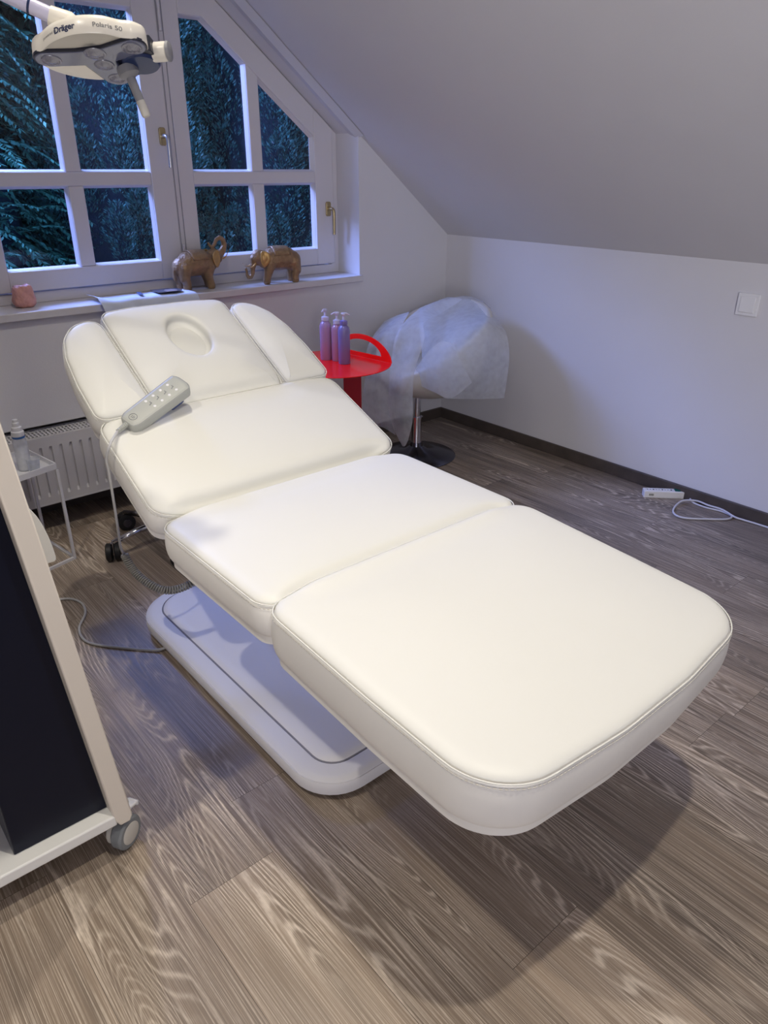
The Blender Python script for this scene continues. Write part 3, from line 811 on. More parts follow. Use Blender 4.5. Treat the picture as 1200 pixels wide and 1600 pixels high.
bm = bmesh.new(); add_tube(bm, [inv @ p for p in cp], .0036, 8); obj('cord', bm, 'cord', hs); bm = bmesh.new()
coilp = catmull([(.625, 1.862, .392), (.634, 1.838, .350), (.650, 1.79, .322), (.685, 1.745, .302), (.75, 1.735, .30), (.82, 1.72, .34), (.87, 1.70, .42)], 60)
hel = []; acc = 0
for i in range(len(coilp)):
    d = (coilp[min(i+1, len(coilp)-1)]-coilp[max(i-1, 0)]).normalized(); u_ = d.cross(Vector((0, 0, 1))).normalized(); v_ = u_.cross(d)
    if i: acc += (coilp[i]-coilp[i-1]).length
fine = []
N_ = 1500; L_ = acc; idx = 0
for k in range(N_):
    t = k/(N_-1)*(len(coilp)-1); i = min(int(t), len(coilp)-2); p = coilp[i].lerp(coilp[i+1], t-i)
    d = (coilp[i+1]-coilp[i]).normalized(); u_ = d.cross(Vector((0, .3, 1))).normalized(); v_ = u_.cross(d)
    ph = k/(N_-1)*L_/.0078*2*PI; r_ = .0092*min(1, k/30)
    hel.append(p + (u_*math.cos(ph) + v_*math.sin(ph))*r_)
add_tube(bm, [inv @ p for p in hel], .0031, 5)
obj('coiled_cord', bm, 'coil', hs)

# ================================================================== RADIATOR
rad = empty('radiator', (.98, YB-.04, 0), label='white ribbed panel radiator low on the wall under the window sill', cat='radiator')
rx0, rx1, rz0, rz1, ry = -.70, .70, .130, .412, -.05
bm = bmesh.new()
n = 34; pitch = (rx1-rx0-.06)/n; verts = []
prof = [(rx0, 0)]
y_f, y_b = ry, ry+.010
for i in range(n):
    x = rx0+.03+i*pitch
    prof += [(x, y_f), (x+pitch*.68, y_f), (x+pitch*.76, y_b), (x+pitch*.92, y_b)]
prof += [(rx1-.03, y_f), (rx1, y_f)]; prof[0] = (rx0, y_f)
za, zb = rz0+.045, rz1-.048
A = [bm.verts.new((x, y, za)) for x, y in prof]; B = [bm.verts.new((x, y, zb)) for x, y in prof]
A0 = [bm.verts.new((x, y_f, za-.014)) for x, y in prof]; B0_ = [bm.verts.new((x, y_f, zb+.008)) for x, y in prof]
A1 = [bm.verts.new((x, y_f, rz0)) for x, y in prof]; B1 = [bm.verts.new((x, y_f, rz1)) for x, y in prof]
for P1, P2 in ((A1, A0), (A0, A), (A, B), (B, B0_), (B0_, B1)):
    for i in range(len(prof)-1): bm.faces.new((P1[i], P1[i+1], P2[i+1], P2[i]))
add_box(bm, (rx0, ry+.012, rz0+.005), (rx1, ry+.03, rz1-.005)); add_box(bm, (rx0, ry, rz0), (rx0+.003, ry+.13, rz1)); add_box(bm, (rx1-.003, ry, rz0), (rx1, ry+.13, rz1))
add_box(bm, (rx0, ry+.002, rz1-.004), (rx1, ry+.014, rz1)); add_box(bm, (rx0, ry-.001, rz0-.003), (rx1, ry+.010, rz0+.004))
obj('front_panel', bm, 'radiator', rad, smooth=False)
box('rear_panel', (rx0+.01, ry+.105, rz0), (rx1-.01, ry+.12, rz1), 'radiator', rad, 0)
bm = bmesh.new()      # top grille lattice
g0, g1 = ry+.012, ry+.125
for i in range(94):
    x = rx0+.005+i*.0148
    add_box(bm, (x, g0, rz1-.003), (x+.0075, g1, rz1+.001))
for y in (g0, g0+.026, g0+.052, g0+.080, g1-.006): add_box(bm, (rx0, y, rz1-.002), (rx1, y+.006, rz1+.0015))
obj('top_grille', bm, 'radiator', rad, smooth=False)
tube('supply_pipe', [(.62, .0, .13), (.62, .0, .05), (.62, .06, .04), (.62, .17, .04)], .008, 'radiator', rad)
for x in (-.45, .45): box('wall_bracket', (x-.015, .07, .15), (x+.015, .155, .40), 'radiator', rad, .001).location = (0, .032, 0)

# ================================================================== WALL SWITCH
sw = empty('light_switch', (XR, 1.334, .89), label='square white rocker light switch on the right wall', cat='light switch')
bm = bmesh.new(); P = round_poly([(-.0435, -.0435), (.0435, -.0435), (.0435, .0435), (-.0435, .0435)], .004, 4)
add_prism(bm, P, -.010, .0, (0,1,0), (0,0,1), (1,0,0)); obj('cover_frame', bm, 'white', sw, bevel=.002, auto=30)
bm = bmesh.new(); v = [bm.verts.new(p) for p in ((-.0102, -.031, -.031), (-.0102, .031, -.031), (-.0102, .031, .031), (-.0102, -.031, .031), (-.016, -.029, -.029), (-.016, .029, -.029), (-.0125, .029, .029), (-.0125, -.029, .029))]
for f in ((0,1,2,3), (4,7,6,5), (0,4,5,1), (1,5,6,2), (2,6,7,3), (3,7,4,0)): bm.faces.new([v[i] for i in f])
obj('rocker', bm, 'white', sw, bevel=.001, auto=30)

# ================================================================== POWER STRIP
a = Vector((2.930, 1.566, 0)); b = Vector((3.062, 1.430, 0)); dx = (b-a).normalized(); ps_m = Matrix((( dx.x, -dx.y, 0, a.x), (dx.y, dx.x, 0, a.y), (0, 0, 1, 0), (0, 0, 0, 1)))
ps = empty('power_strip', label='white multi-socket power strip with green switch on floor by right wall', cat='power strip'); ps.matrix_world = ps_m
Ls = .185; bm = bmesh.new(); P = round_poly([(0, 0), (Ls, 0), (Ls, .042), (0, .042)], .006, 4)
add_prism(bm, P, .0, .034, (1,0,0), (0,1,0), (0,0,1)); obj('housing', bm, 'white', ps, bevel=.003, auto=30)
for i in range(3):
    bm = bmesh.new(); add_lathe(bm, [(.0155, .0342), (.0155, .0355), (.0145, .0358), (.0135, .0345), (0, .0342)], (.024+i*.040, .021, 0), 24); s_ = obj('socket', bm, 'white', ps, auto=40)
    bm = bmesh.new()
    for k in (-1, 1): add_lathe(bm, [(0, .0350), (.0028, .0350), (.0028, .0346), (0, .0346)], (.024+i*.040+k*.0065, .021, 0), 10)
    add_obox(bm, (.045+i*.040, .021, .0346), (.0028, 0, 0), (0, .004, 0), (0, 0, .0008))
    obj('contact_hole', bm, 'dark', s_, smooth=False)
box('switch_rocker', (.140, .008, .033), (.165, .034, .038), 'green', ps, .002)
bm = bmesh.new(); add_obox(bm, (.033, -.0006, .017), (.016, 0, 0), (0, .0004, 0), (0, 0, .008)); obj('sticker', bm, 'tray', ps, smooth=False)
bm = bmesh.new()
for i in range(6): add_obox(bm, (.024+i*.0035, -.0012, .017), (.001 + .0004*(i % 2), 0, 0), (0, .0003, 0), (0, 0, .005))
obj('barcode', bm, 'ltext2', ps, smooth=False)
inv = ps_m.inverted()
cab = [(3.075, 1.44, .014), (3.040, 1.385, .008), (3.035, 1.32, .006), (3.050, 1.255, .006), (3.036, 1.20, .006), (2.99, 1.20, .006), (2.93, 1.25, .006), (2.86, 1.325, .006), (2.868, 1.378, .006), (2.93, 1.41, .007), (3.005, 1.415, .014), (3.045, 1.37, .018), (3.045, 1.315, .016), (3.048, 1.25, .016), (3.030, 1.185, .010), (3.036, 1.150, .007), (3.044, 1.09, .006), (3.046, 1.0, .006), (3.046, .85, .006)]
bm = bmesh.new(); add_tube(bm, [inv @ Vector(p) for p in catmull([(3.070, 1.415, .016)] + cab[1:], 8)], .0042, 8); obj('cable', bm, 'cord_white', ps)
bm = bmesh.new(); add_tube(bm, [(Ls-.001, .021, .017), (Ls+.008, .021, .017), (Ls+.016, .021, .016)], [.009, .008, .005], 10); obj('strain_relief', bm, 'white', ps)

# ================================================================== BED MAINS CABLE on the floor
tube('mains_cable', catmull([(.735, 1.88, .028), (.69, 1.905, .006), (.597, 2.007, .005), (.54, 2.09, .005), (.546, 2.18, .005), (.597, 2.263, .005), (.609, 2.34, .005), (.575, 2.40, .005), (.48, 2.42, .005), (.35, 2.38, .005)], 10), .0042, 'cord')
tag(bpy.data.objects['mains_cable'], 'thin grey cable curving over the floor left of the bed base', 'cable')

# ================================================================== WIRE SIDE TABLE
wt = empty('wire_side_table', (.709, 2.68, 0), label='small white wire-frame side table with tray top in front of radiator', cat='side table')
ang = R(196); eu = Vector((math.cos(ang), math.sin(ang), 0)); ev = Vector((math.cos(R(98.5)), math.sin(R(98.5)), 0)); SU, SV, HT = .30, .235, .40
Pc = [Vector((0, 0, 0)), eu*SU, eu*SU+ev*SV, ev*SV]
bm = bmesh.new(); t = .005
def rod(bm, p, q, t=.005):
    p, q = Vector(p), Vector(q); d = (q-p); L = d.length/2+t; d.normalize(); s = d.cross(Vector((0, 0, 1)));
    if s.length < .1: s = ev.normalized().copy(); s2 = d.cross(s)
    else: s.normalize(); s2 = d.cross(s)
    add_obox(bm, (p+q)/2, d*L, s*t, s2*t)
zt = Vector((0, 0, HT-.006)); zb_ = Vector((0, 0, .005))
for i in range(4): rod(bm, Pc[i]+zb_, Pc[(i+1) % 4]+zb_)
obj('floor_ring', bm, 'wire', wt, smooth=False)
for i in range(4):
    bm = bmesh.new(); rod(bm, Pc[i]+zb_, Pc[i]+Vector((0, 0, HT-.03))); obj('leg', bm, 'wire', wt, smooth=False)
bm = bmesh.new(); cc_ = (Pc[0]+Pc[2])/2
add_prism(bm, [(p.x, p.y) for p in Pc], HT-.022, HT-.018, *FRX)
for i in range(4):
    p, q = Pc[i], Pc[(i+1) % 4]; add_obox(bm, (p+q)/2+Vector((0, 0, HT-.011)), (q-p)/2, ((q-p).normalized().cross(Vector((0,0,1))))*.002, (0, 0, .011))
obj('tray_top', bm, 'wire', wt, smooth=False)
# spray bottle and cup on it
sp = empty('spray_bottle', (.618, 2.735, HT-.018), label='clear lotion bottle with white stepped cap and blue ring on the wire table', cat='bottle')
lathe('body', [(0, 0), (.022, 0), (.024, .004), (.024, .110), (.020, .122), (.014, .128), (.013, .134)], 'clear', sp, seg=24)
lathe('liquid', [(0, .003), (.0215, .003), (.0215, .085), (0, .085)], 'white', sp, seg=24)
lathe('ring', [(.0205, .122), (.022, .124), (.022, .129), (.020, .131)], 'ring', sp, seg=24)
lathe('cap', [(.0215, .130), (.0225, .133), (.022, .146), (.0175, .150), (.017, .162), (.0125, .166), (.012, .178), (.009, .181), (.0088, .190), (0, .192)], 'white', sp, seg=24)
cu = empty('plastic_cup', (.640, 2.700, HT-.018), label='small clear plastic cup beside the lotion bottle on the wire table', cat='cup')
o = lathe('cup_wall', [(0, .001), (.017, .001), (.018, .003), (.023, .046), (.0245, .048), (.022, .046), (.017, .004)], 'clear', cu, seg=24)

# ================================================================== TROLLEY
tr = empty('equipment_trolley', (.3, 1.24, 0), label='beige-framed equipment trolley with black panel and castors, at left edge', cat='trolley')
tr_off = Vector((-.3, -1.24, 0))
def TB(name, a, b, m, bev=.003, parent=tr): return box(name, Vector(a)+tr_off, Vector(b)+tr_off, m, parent, bev)
TB('bottom_shelf', (-.44, 1.24, .094), (.306, 1.74, .122), 'tray', .004)
px_ = lambda z: .337 - .0865*(z-.115)
bm = bmesh.new()
def post(y0, y1, sgn=1, cx=0.0):
    z0, z1 = .088, 1.12; w = .036
    P = [(px_(z0)-w+.008, z0+.0), (px_(z0)-.006, z0), (px_(z0)+.001, z0+.014), (px_(z1), z1), (px_(z1)-w, z1), (px_(z0+.02)-w, z0+.02)]
    return [((x-cx)*sgn+cx, z) for x, z in P]
for nm, sgn, cx in (('side_frame', 1, 0), ('side_frame', -1, -.067)):
    bm = bmesh.new(); add_prism(bm, [(x-.3, z) for x, z in post(0, 0, sgn, cx)], .0, .50, (1,0,0), (0,0,1), (0,1,0)); obj(nm, bm, 'trolley', tr, bevel=.003, auto=25)
# dark cabinet standing between the frames
bm = bmesh.new(); add_prism(bm, [(.109-.3, .1225), (px_(.122)-.036-.3, .1225), (px_(.868)-.036-.3, .868), (.109-.3, .868)], .035, .46, (1,0,0), (0,0,1), (0,1,0))
obj('dark_cabinet', bm, 'navy', tr, bevel=.002, auto=25)
bm = bmesh.new(); add_prism(bm, [(-.46-.0, .869), (px_(.869)-.037-.3, .869), (px_(1.10)-.037-.3, 1.10), (-.46, 1.10)], .033, .47, (1,0,0), (0,0,1), (0,1,0))
obj('drawer_box', bm, 'trolley', tr, bevel=.003, auto=25)
for z in (.985,): TB('drawer_gap', (-.14, 1.2715, z), (.18, 1.2735, z+.003), 'dark', 0)
TB('top_plate', (-.35, 1.235, 1.12), (.262, 1.745, 1.14), 'tray', .004)
TB('back_panel', (-.40, 1.715, .122), (.10, 1.725, .869), 'blue', 0)
def caster(x, y, rot, brake=True):
    c = bpy.data.objects.new('caster', None); C.objects.link(c); c.parent = tr; c.location = Vector((x, y, 0))+tr_off; c.rotation_euler = (0, 0, rot)
    RY = Matrix.Rotation(PI/2, 4, 'X')
    lathe('tyre', [(.026, -.014), (.034, -.014), (.0385, -.010), (.0385, .010), (.034, .014), (.026, .014)], 'caster', c, (0, 0, 0), 32, Matrix.Translation((0, 0, .0385)) @ RY)
    lathe('wheel_disc', [(0, -.0165), (.020, -.0165), (.026, -.0145), (.026, .0145), (.020, .0165), (0, .0165)], 'hub', c, (0, 0, 0), 28, Matrix.Translation((0, 0, .0385)) @ RY)
    lathe('swivel', [(0, .060), (.022, .060), (.024, .066), (.022, .093), (0, .093)], 'hub', c, (.022, .028, 0), 20)
    bm = bmesh.new()
    for s in (1,): add_obox(bm, (.012, .022, .052), (.020, 0, .008), (0, .0035, 0), (-.006, 0, .022))
    obj('fork', bm, 'caster', c, bevel=.003, auto=40)
    lathe('inner_disc', [(.0, .0), (.030, 0), (.033, .004), (.033, .014), (0, .016)], 'hub', c, (0, 0, 0), 28, Matrix.Translation((0, .030, .0385)) @ RY)
    if brake:
        bm = bmesh.new(); add_obox(bm, (.030, .010, .084), (.018, 0, -.004), (0, .013, 0), (.001, 0, .004)); add_obox(bm, (.048, .010, .078), (.004, 0, -.003), (0, .013, 0), (.001, 0, .007))
        b_ = obj('brake_pedal', bm, 'white', c, bevel=.003, auto=40)
    return c
caster(.326, 1.266, R(30)); caster(-.40, 1.28, R(200), False); caster(.27, 1.69, R(160)); caster(-.40, 1.69, R(170), False)
# white curved holder on the trolley's rear right side
bm = bmesh.new()
P = catmull([(.262, .0, .80), (.300, .0, .795), (.323, .0, .765), (.337, .0, .715), (.343, .0, .665), (.338, .0, .655)], 6)
add_prism(bm, [(p.x-.3, p.z) for p in P] + [(.02, .655), (-.035, .72)], .19, .26, (1,0,0), (0,0,1), (0,1,0)); obj('side_holder', bm, 'tray', tr, bevel=.006, auto=40)

# ================================================================== RED TRAY TABLE
rt = empty('red_tray_table', (1.92, 2.575, 0), label='glossy red metal side table with folded-up carry handle, right of bed', cat='side table')
ZT = .60; rc = Vector((0, 0)); rr_ = .25
Pp = Vector((2.105-1.92, 2.407-2.575)); Qq = Vector((2.058-1.92, 2.785-2.575))
aP = math.atan2(Pp.y, Pp.x); aQ = math.atan2(Qq.y, Qq.x)
arc = [(.25*math.cos(a_), .25*math.sin(a_)) for a_ in [aQ + (2*PI-(aQ-aP))*k/60 for k in range(61)]]
bm = bmesh.new(); add_prism(bm, arc, ZT-.004, ZT, *FRX); obj('tray_top', bm, 'red', rt, bevel=.001, auto=30)
ch = (Qq-Pp); CL = ch.length; ch.normalize(); nrm2 = Vector((ch.y, -ch.x)); nrm2 = nrm2 if nrm2.dot((Pp+Qq)/2) > 0 else -nrm2
def flap(s, h): return (Vector((Pp.x, Pp.y, ZT)) + Vector((ch.x, ch.y, 0))*s + Vector((nrm2.x, nrm2.y, 0))*h*.10 + Vector((0, 0, h)))
K = 40; outer = []; HF = .100
for k in range(K+1):
    t = k/K; outer.append((CL*t, HF*(max(0, 1-(2*t-1)**2))**.62))
inner = []
for k in range(K+1):
    t = k/K; x = CL*(.17+.66*t); inner.append((x, .020 + (.058)*(max(0, 1-(2*t-1)**2))**.6))
bm = bmesh.new(); th = Vector((nrm2.x, nrm2.y, 0))*.004
def face_pair(pl):
    A = [bm.verts.new(flap(s, h)) for s, h in pl]; B = [bm.verts.new(flap(s, h)+th) for s, h in pl]
    bm.faces.new(A); bm.faces.new(B[::-1])
    for i in range(len(pl)): bm.faces.new((A[i], A[(i+1) % len(pl)], B[(i+1) % len(pl)], B[i]))
for k in range(K):
    face_pair([outer[k], outer[k+1], inner[k+1], inner[k]])
face_pair([outer[0], inner[0], (CL*.17, 0)]) ; face_pair([outer[-1], (CL*.83, 0), inner[-1]])
face_pair([(CL*.17, 0), inner[0], inner[-1], (CL*.83, 0)])
bmesh.ops.remove_doubles(bm, verts=bm.verts, dist=.0001)
obj('handle_flap', bm, 'red', rt, smooth=False)
cxr, cyr = 2.035-1.92, 2.60-2.575
u2 = Vector((math.cos(YAW), -math.sin(YAW), 0)); w2 = Vector((math.sin(YAW), math.cos(YAW), 0))
bm = bmesh.new(); add_obox(bm, (cxr, cyr, (ZT-.004+.008)/2), u2*.041, w2*.012, (0, 0, (ZT-.004-.008)/2)); obj('column', bm, 'red_dark', rt, bevel=.003, auto=30)
lathe('foot_plate', [(0, 0), (.19, 0), (.19, .006), (.186, .008), (0, .008)], 'red', rt, (.02, .0, 0), 48)
# pump bottles
def pump_bottle(loc, m, label, h=.165, r=.0262, rotz=0, marks=False):
    t = empty('pump_bottle', loc, (0, 0, rotz), label, 'bottle', 'pump bottles on the red table')
    lathe('body', [(0, 0), (r-.002, 0), (r, .003), (r, h-.022), (r-.003, h-.008), (r*.62, h), (r*.5, h+.004), (r*.5, h+.010)], m, t, seg=28)
    lathe('collar', [(r*.62, h+.004), (r*.64, h+.006), (r*.62, h+.020), (r*.30, h+.024), (0, h+.024)], 'pump' if marks else m, t, seg=24)
    p_ = lathe('pump_stem', [(r*.2, h+.02), (r*.2, h+.044), (0, h+.044)], 'pump', t, seg=14)
    bm = bmesh.new(); add_tube(bm, catmull([(-.010, 0, h+.048), (0, 0, h+.050), (.014, 0, h+.050), (.026, 0, h+.044)], 4), [.006]*5+[.0055, .005, .0045, .004, .0036, .0032, .003, .003], 10)
    add_lathe(bm, [(0, h+.040), (.007, h+.041), (.0085, h+.050), (.006, h+.053), (0, h+.053)], (0, 0, 0), 16)
    obj('pump_head', bm, 'pump', t)
    if marks:
        for i in range(5):
            bm = bmesh.new()
            for q in range(5):
                a0 = R(-150+q*12); z = .03+i*.026
                add_obox(bm, ((r+.0002)*math.cos(a0), (r+.0002)*math.sin(a0), z), (-.0028*math.sin(a0), .0028*math.cos(a0), 0), (.0002*math.cos(a0), .0002*math.sin(a0), 0), (0, 0, .0007))
            obj('scale_mark', bm, 'ltext', t, smooth=False)
    return t
pump_bottle((1.931, 2.655, ZT), 'pinkclear', 'lilac pump bottle with level marks, leftmost of the three on the red table', rotz=R(200), marks=True, h=.168)
pump_bottle((1.958, 2.606, ZT), 'pink', 'pinkish pump bottle standing in the middle of the three on the red table', rotz=R(160), marks=True, h=.158)
pump_bottle((1.947, 2.542, ZT), 'purple', 'solid purple pump bottle, front right of the three on the red table', rotz=R(-35), h=.165)

# ================================================================== TUB CHAIR
chx, chy = 2.565, 2.655
chair = empty('tub_chair', (chx, chy, 0), label='white tub chair on round chrome pedestal in the back right corner', cat='chair')
px0 = 2.50-chx
lathe('pedestal_base', [(0, 0), (.205, 0), (.208, .005), (.20, .010), (.13, .020), (.06, .034), (.034, .055), (.030, .075), (0, .075)], 'chrome_dark', chair, (px0, 0, 0), 48, auto=30)
lathe('gas_column', [(.030, .06), (.027, .07), (.027, .205), (.031, .206), (.031, .214), (.019, .215), (.019, .36), (0, .36)], 'chrome', chair, (px0, 0, 0), 24, auto=30)
# shell
bm = bmesh.new(); NS = 48
def rim(a):     # a measured from the back (+x); returns rim height
    c = (1+math.cos(a))/2
    return .455 + .305*(c**.8)
def shell_ring(k, inner=False):
    out = []
    for i in range(NS):
        a = 2*PI*i/NS; hr = rim(a)
        tt = k
        r0 = .15 + (.315-.15)*math.sin(min(1, tt*1.25)*PI/2)
        z = .33 + (hr-.33)*tt**1.35
        if inner:
            r0 -= .05; z = max(.43, z)
        r0 *= .93+.07*math.cos(a); out.append(bm.verts.new((r0*math.cos(a)*1.0 + .012, r0*math.sin(a), z)))
    return out
S = [shell_ring(k) for k in (0, .12, .28, .45, .62, .8, .94, 1.0)]
top = [bm.verts.new((v.co.x - .025*math.cos(2*PI*i/NS), v.co.y - .025*math.sin(2*PI*i/NS), v.co.z + .013)) for i, v in enumerate(S[-1])]
In = [shell_ring(k, True) for k in (1.0, .85, .6, .4)]
for v, i in zip(In[0], range(NS)): pass
rings = S + [top] + In
for A, B in zip(rings, rings[1:]):
    for i in range(NS): bm.faces.new((A[i], A[(i+1) % NS], B[(i+1) % NS], B[i]))
bm.faces.new(S[0][::-1]); bm.faces.new(rings[-1])
obj('tub_shell', bm, 'seat_white', chair, sub=1)
lathe('seat_cushion', [(0, .415), (.20, .415), (.235, .43), (.245, .455), (.235, .478), (.20, .488), (0, .492)], 'seat_white', chair, (-.01, 0, 0), 40)
for o in ():
    pass
# disposable sheet
sheetA = [[(2.689, 2.858, 0.714), (2.777, 2.783, 0.753), (2.866, 2.707, 0.778), (2.9, 2.625, 0.765), (2.907, 2.539, 0.725)], [(2.567, 2.726, 0.666), (2.653, 2.652, 0.689), (2.749, 2.57, 0.73), (2.797, 2.463, 0.723), (2.815, 2.408, 0.689)], [(2.405, 2.528, 0.554), (2.427, 2.411, 0.640), (2.477, 2.351, 0.684), (2.576, 2.303, 0.722), (2.715, 2.281, 0.674)], [(2.372, 2.504, 0.467), (2.392, 2.385, 0.532), (2.459, 2.325, 0.58), (2.564, 2.265, 0.576), (2.703, 2.239, 0.562)], [(2.392, 2.487, 0.426), (2.414, 2.376, 0.399), (2.456, 2.34, 0.387), (2.576, 2.276, 0.378), (2.695, 2.246, 0.367)]]
sheetB = [[(2.353, 2.514, 0.513), (2.354, 2.45, 0.596), (2.384, 2.388, 0.66), (2.409, 2.324, 0.657)], [(2.359, 2.509, 0.472), (2.355, 2.41, 0.537), (2.385, 2.335, 0.575), (2.427, 2.283, 0.571)], [(2.371, 2.499, 0.432), (2.372, 2.396, 0.42), (2.409, 2.328, 0.401), (2.471, 2.258, 0.481)]]
sheetC = [[(2.76, 2.719, 0.782), (2.775, 2.679, 0.782), (2.786, 2.644, 0.776)], [(2.58, 2.741, 0.739), (2.621, 2.706, 0.751), (2.652, 2.653, 0.724)], [(2.407, 2.705, 0.658), (2.475, 2.673, 0.692), (2.483, 2.6, 0.702)], [(2.344, 2.68, 0.536), (2.396, 2.609, 0.603), (2.436, 2.548, 0.639)], [(2.309, 2.657, 0.419), (2.334, 2.583, 0.462), (2.376, 2.547, 0.493)], [(2.294, 2.644, 0.294), (2.304, 2.556, 0.345), (2.357, 2.537, 0.372)], [(2.301, 2.612, 0.201), (2.315, 2.547, 0.241), (2.345, 2.52, 0.264)], [(2.322, 2.567, 0.116), (2.318, 2.544, 0.124), (2.33, 2.534, 0.154)]]
sheetD = [[(2.465, 2.879, 0.672), (2.527, 2.852, 0.697), (2.563, 2.795, 0.72)], [(2.338, 2.856, 0.569), (2.4, 2.803, 0.627), (2.427, 2.714, 0.654)], [(2.324, 2.855, 0.441), (2.348, 2.782, 0.517), (2.391, 2.719, 0.522)], [(2.301, 2.849, 0.346), (2.312, 2.76, 0.396), (2.355, 2.696, 0.402)], [(2.285, 2.836, 0.25), (2.291, 2.725, 0.292), (2.345, 2.679, 0.275)], [(2.317, 2.808, 0.163), (2.311, 2.708, 0.18), (2.348, 2.65, 0.146)]]
def cgrid(bm, g, n=5, amp=.006, seed=0):
    rows = [catmull(r, n) for r in g]; cols = []
    for j in range(len(rows[0])): cols.append(catmull([r[j] for r in rows], n))
    V = [[None]*len(cols[0]) for _ in cols]
    for j, c_ in enumerate(cols):
        for i, p in enumerate(c_):
            w = mnoise.noise(Vector((p.x*14+seed, p.y*14, p.z*5)))*amp + mnoise.noise(Vector((p.x*34+seed, p.y*34, p.z*9)))*amp*.5
            V[j][i] = bm.verts.new(p + Vector((-math.sin(YAW), -math.cos(YAW), .2))*w)
    for j in range(len(V)-1):
        for i in range(len(V[0])-1): bm.faces.new((V[j][i], V[j+1][i], V[j+1][i+1], V[j][i+1]))
def nearer(g, k, r0): 
    cp_ = Vector((0, 0, CAM_H)); return [[tuple(cp_ + (Vector(p)-cp_)*(k if i >= r0 else 1)) for p in row] for i, row in enumerate(g)]
sheetC = nearer(sheetC, .965, 2); sheetD = nearer(sheetD, .965, 1)
bm = bmesh.new()
cgrid(bm, sheetA, 6, .012, 1); cgrid(bm, sheetB, 6, .006, 2); cgrid(bm, sheetC, 6, .008, 3); cgrid(bm, sheetD, 6, .014, 4)
tag(obj('disposable_sheet', bm, 'sheer'), 'thin translucent white disposable sheet draped over the tub chair', 'sheet')

# ================================================================== ROLLING STOOL behind the bed
st = empty('rolling_stool', (1.06, 2.585, 0), label='rolling stool with chrome star base, mostly hidden behind the bed', cat='stool')
for i, a_ in enumerate((184, 112, 40, -32, 256)):
    a_ = R(a_); d = Vector((math.cos(a_), math.sin(a_), 0)); e = Vector((-d.y, d.x, 0)); r_ = .235
    bm = bmesh.new(); add_tube(bm, [d*.02+Vector((0, 0, .095)), d*.12+Vector((0, 0, .090)), d*r_+Vector((0, 0, .076))], [.016, .013, .010], 10); obj('leg', bm, 'chrome', st)
    c_ = bpy.data.objects.new('caster', None); C.objects.link(c_); c_.parent = st; c_.location = d*r_; c_.rotation_euler = (0, 0, a_ + R(60))
    RX = Matrix.Rotation(PI/2, 4, 'X')
    for s in (-1, 1):
        lathe('wheel', [(0, -.012), (.028, -.012), (.035, -.008), (.0355, .008), (.030, .012), (0, .012)], 'black', c_, (0, 0, 0), 24, Matrix.Translation((0, s*.016, .0355)) @ RX)
        lathe('hub_cap', [(0, 0), (.018, 0), (.017, .0015), (0, .002)], 'chrome_dark', c_, (0, 0, 0), 18, Matrix.Translation((0, s*.0285, .0355)) @ Matrix.Rotation(-s*PI/2, 4, 'X'))
    lathe('stem', [(0, .03), (.008, .03), (.008, .075), (0, .075)], 'chrome', c_, seg=12)
lathe('gas_column', [(0, .07), (.026, .07), (.026, .22), (.015, .222), (.015, .38), (0, .38)], 'chrome', st, seg=20)
lathe('seat', [(0, .375), (.15, .375), (.172, .39), (.178, .41), (.172, .43), (.14, .442), (0, .446)], 'dark', st, seg=36)

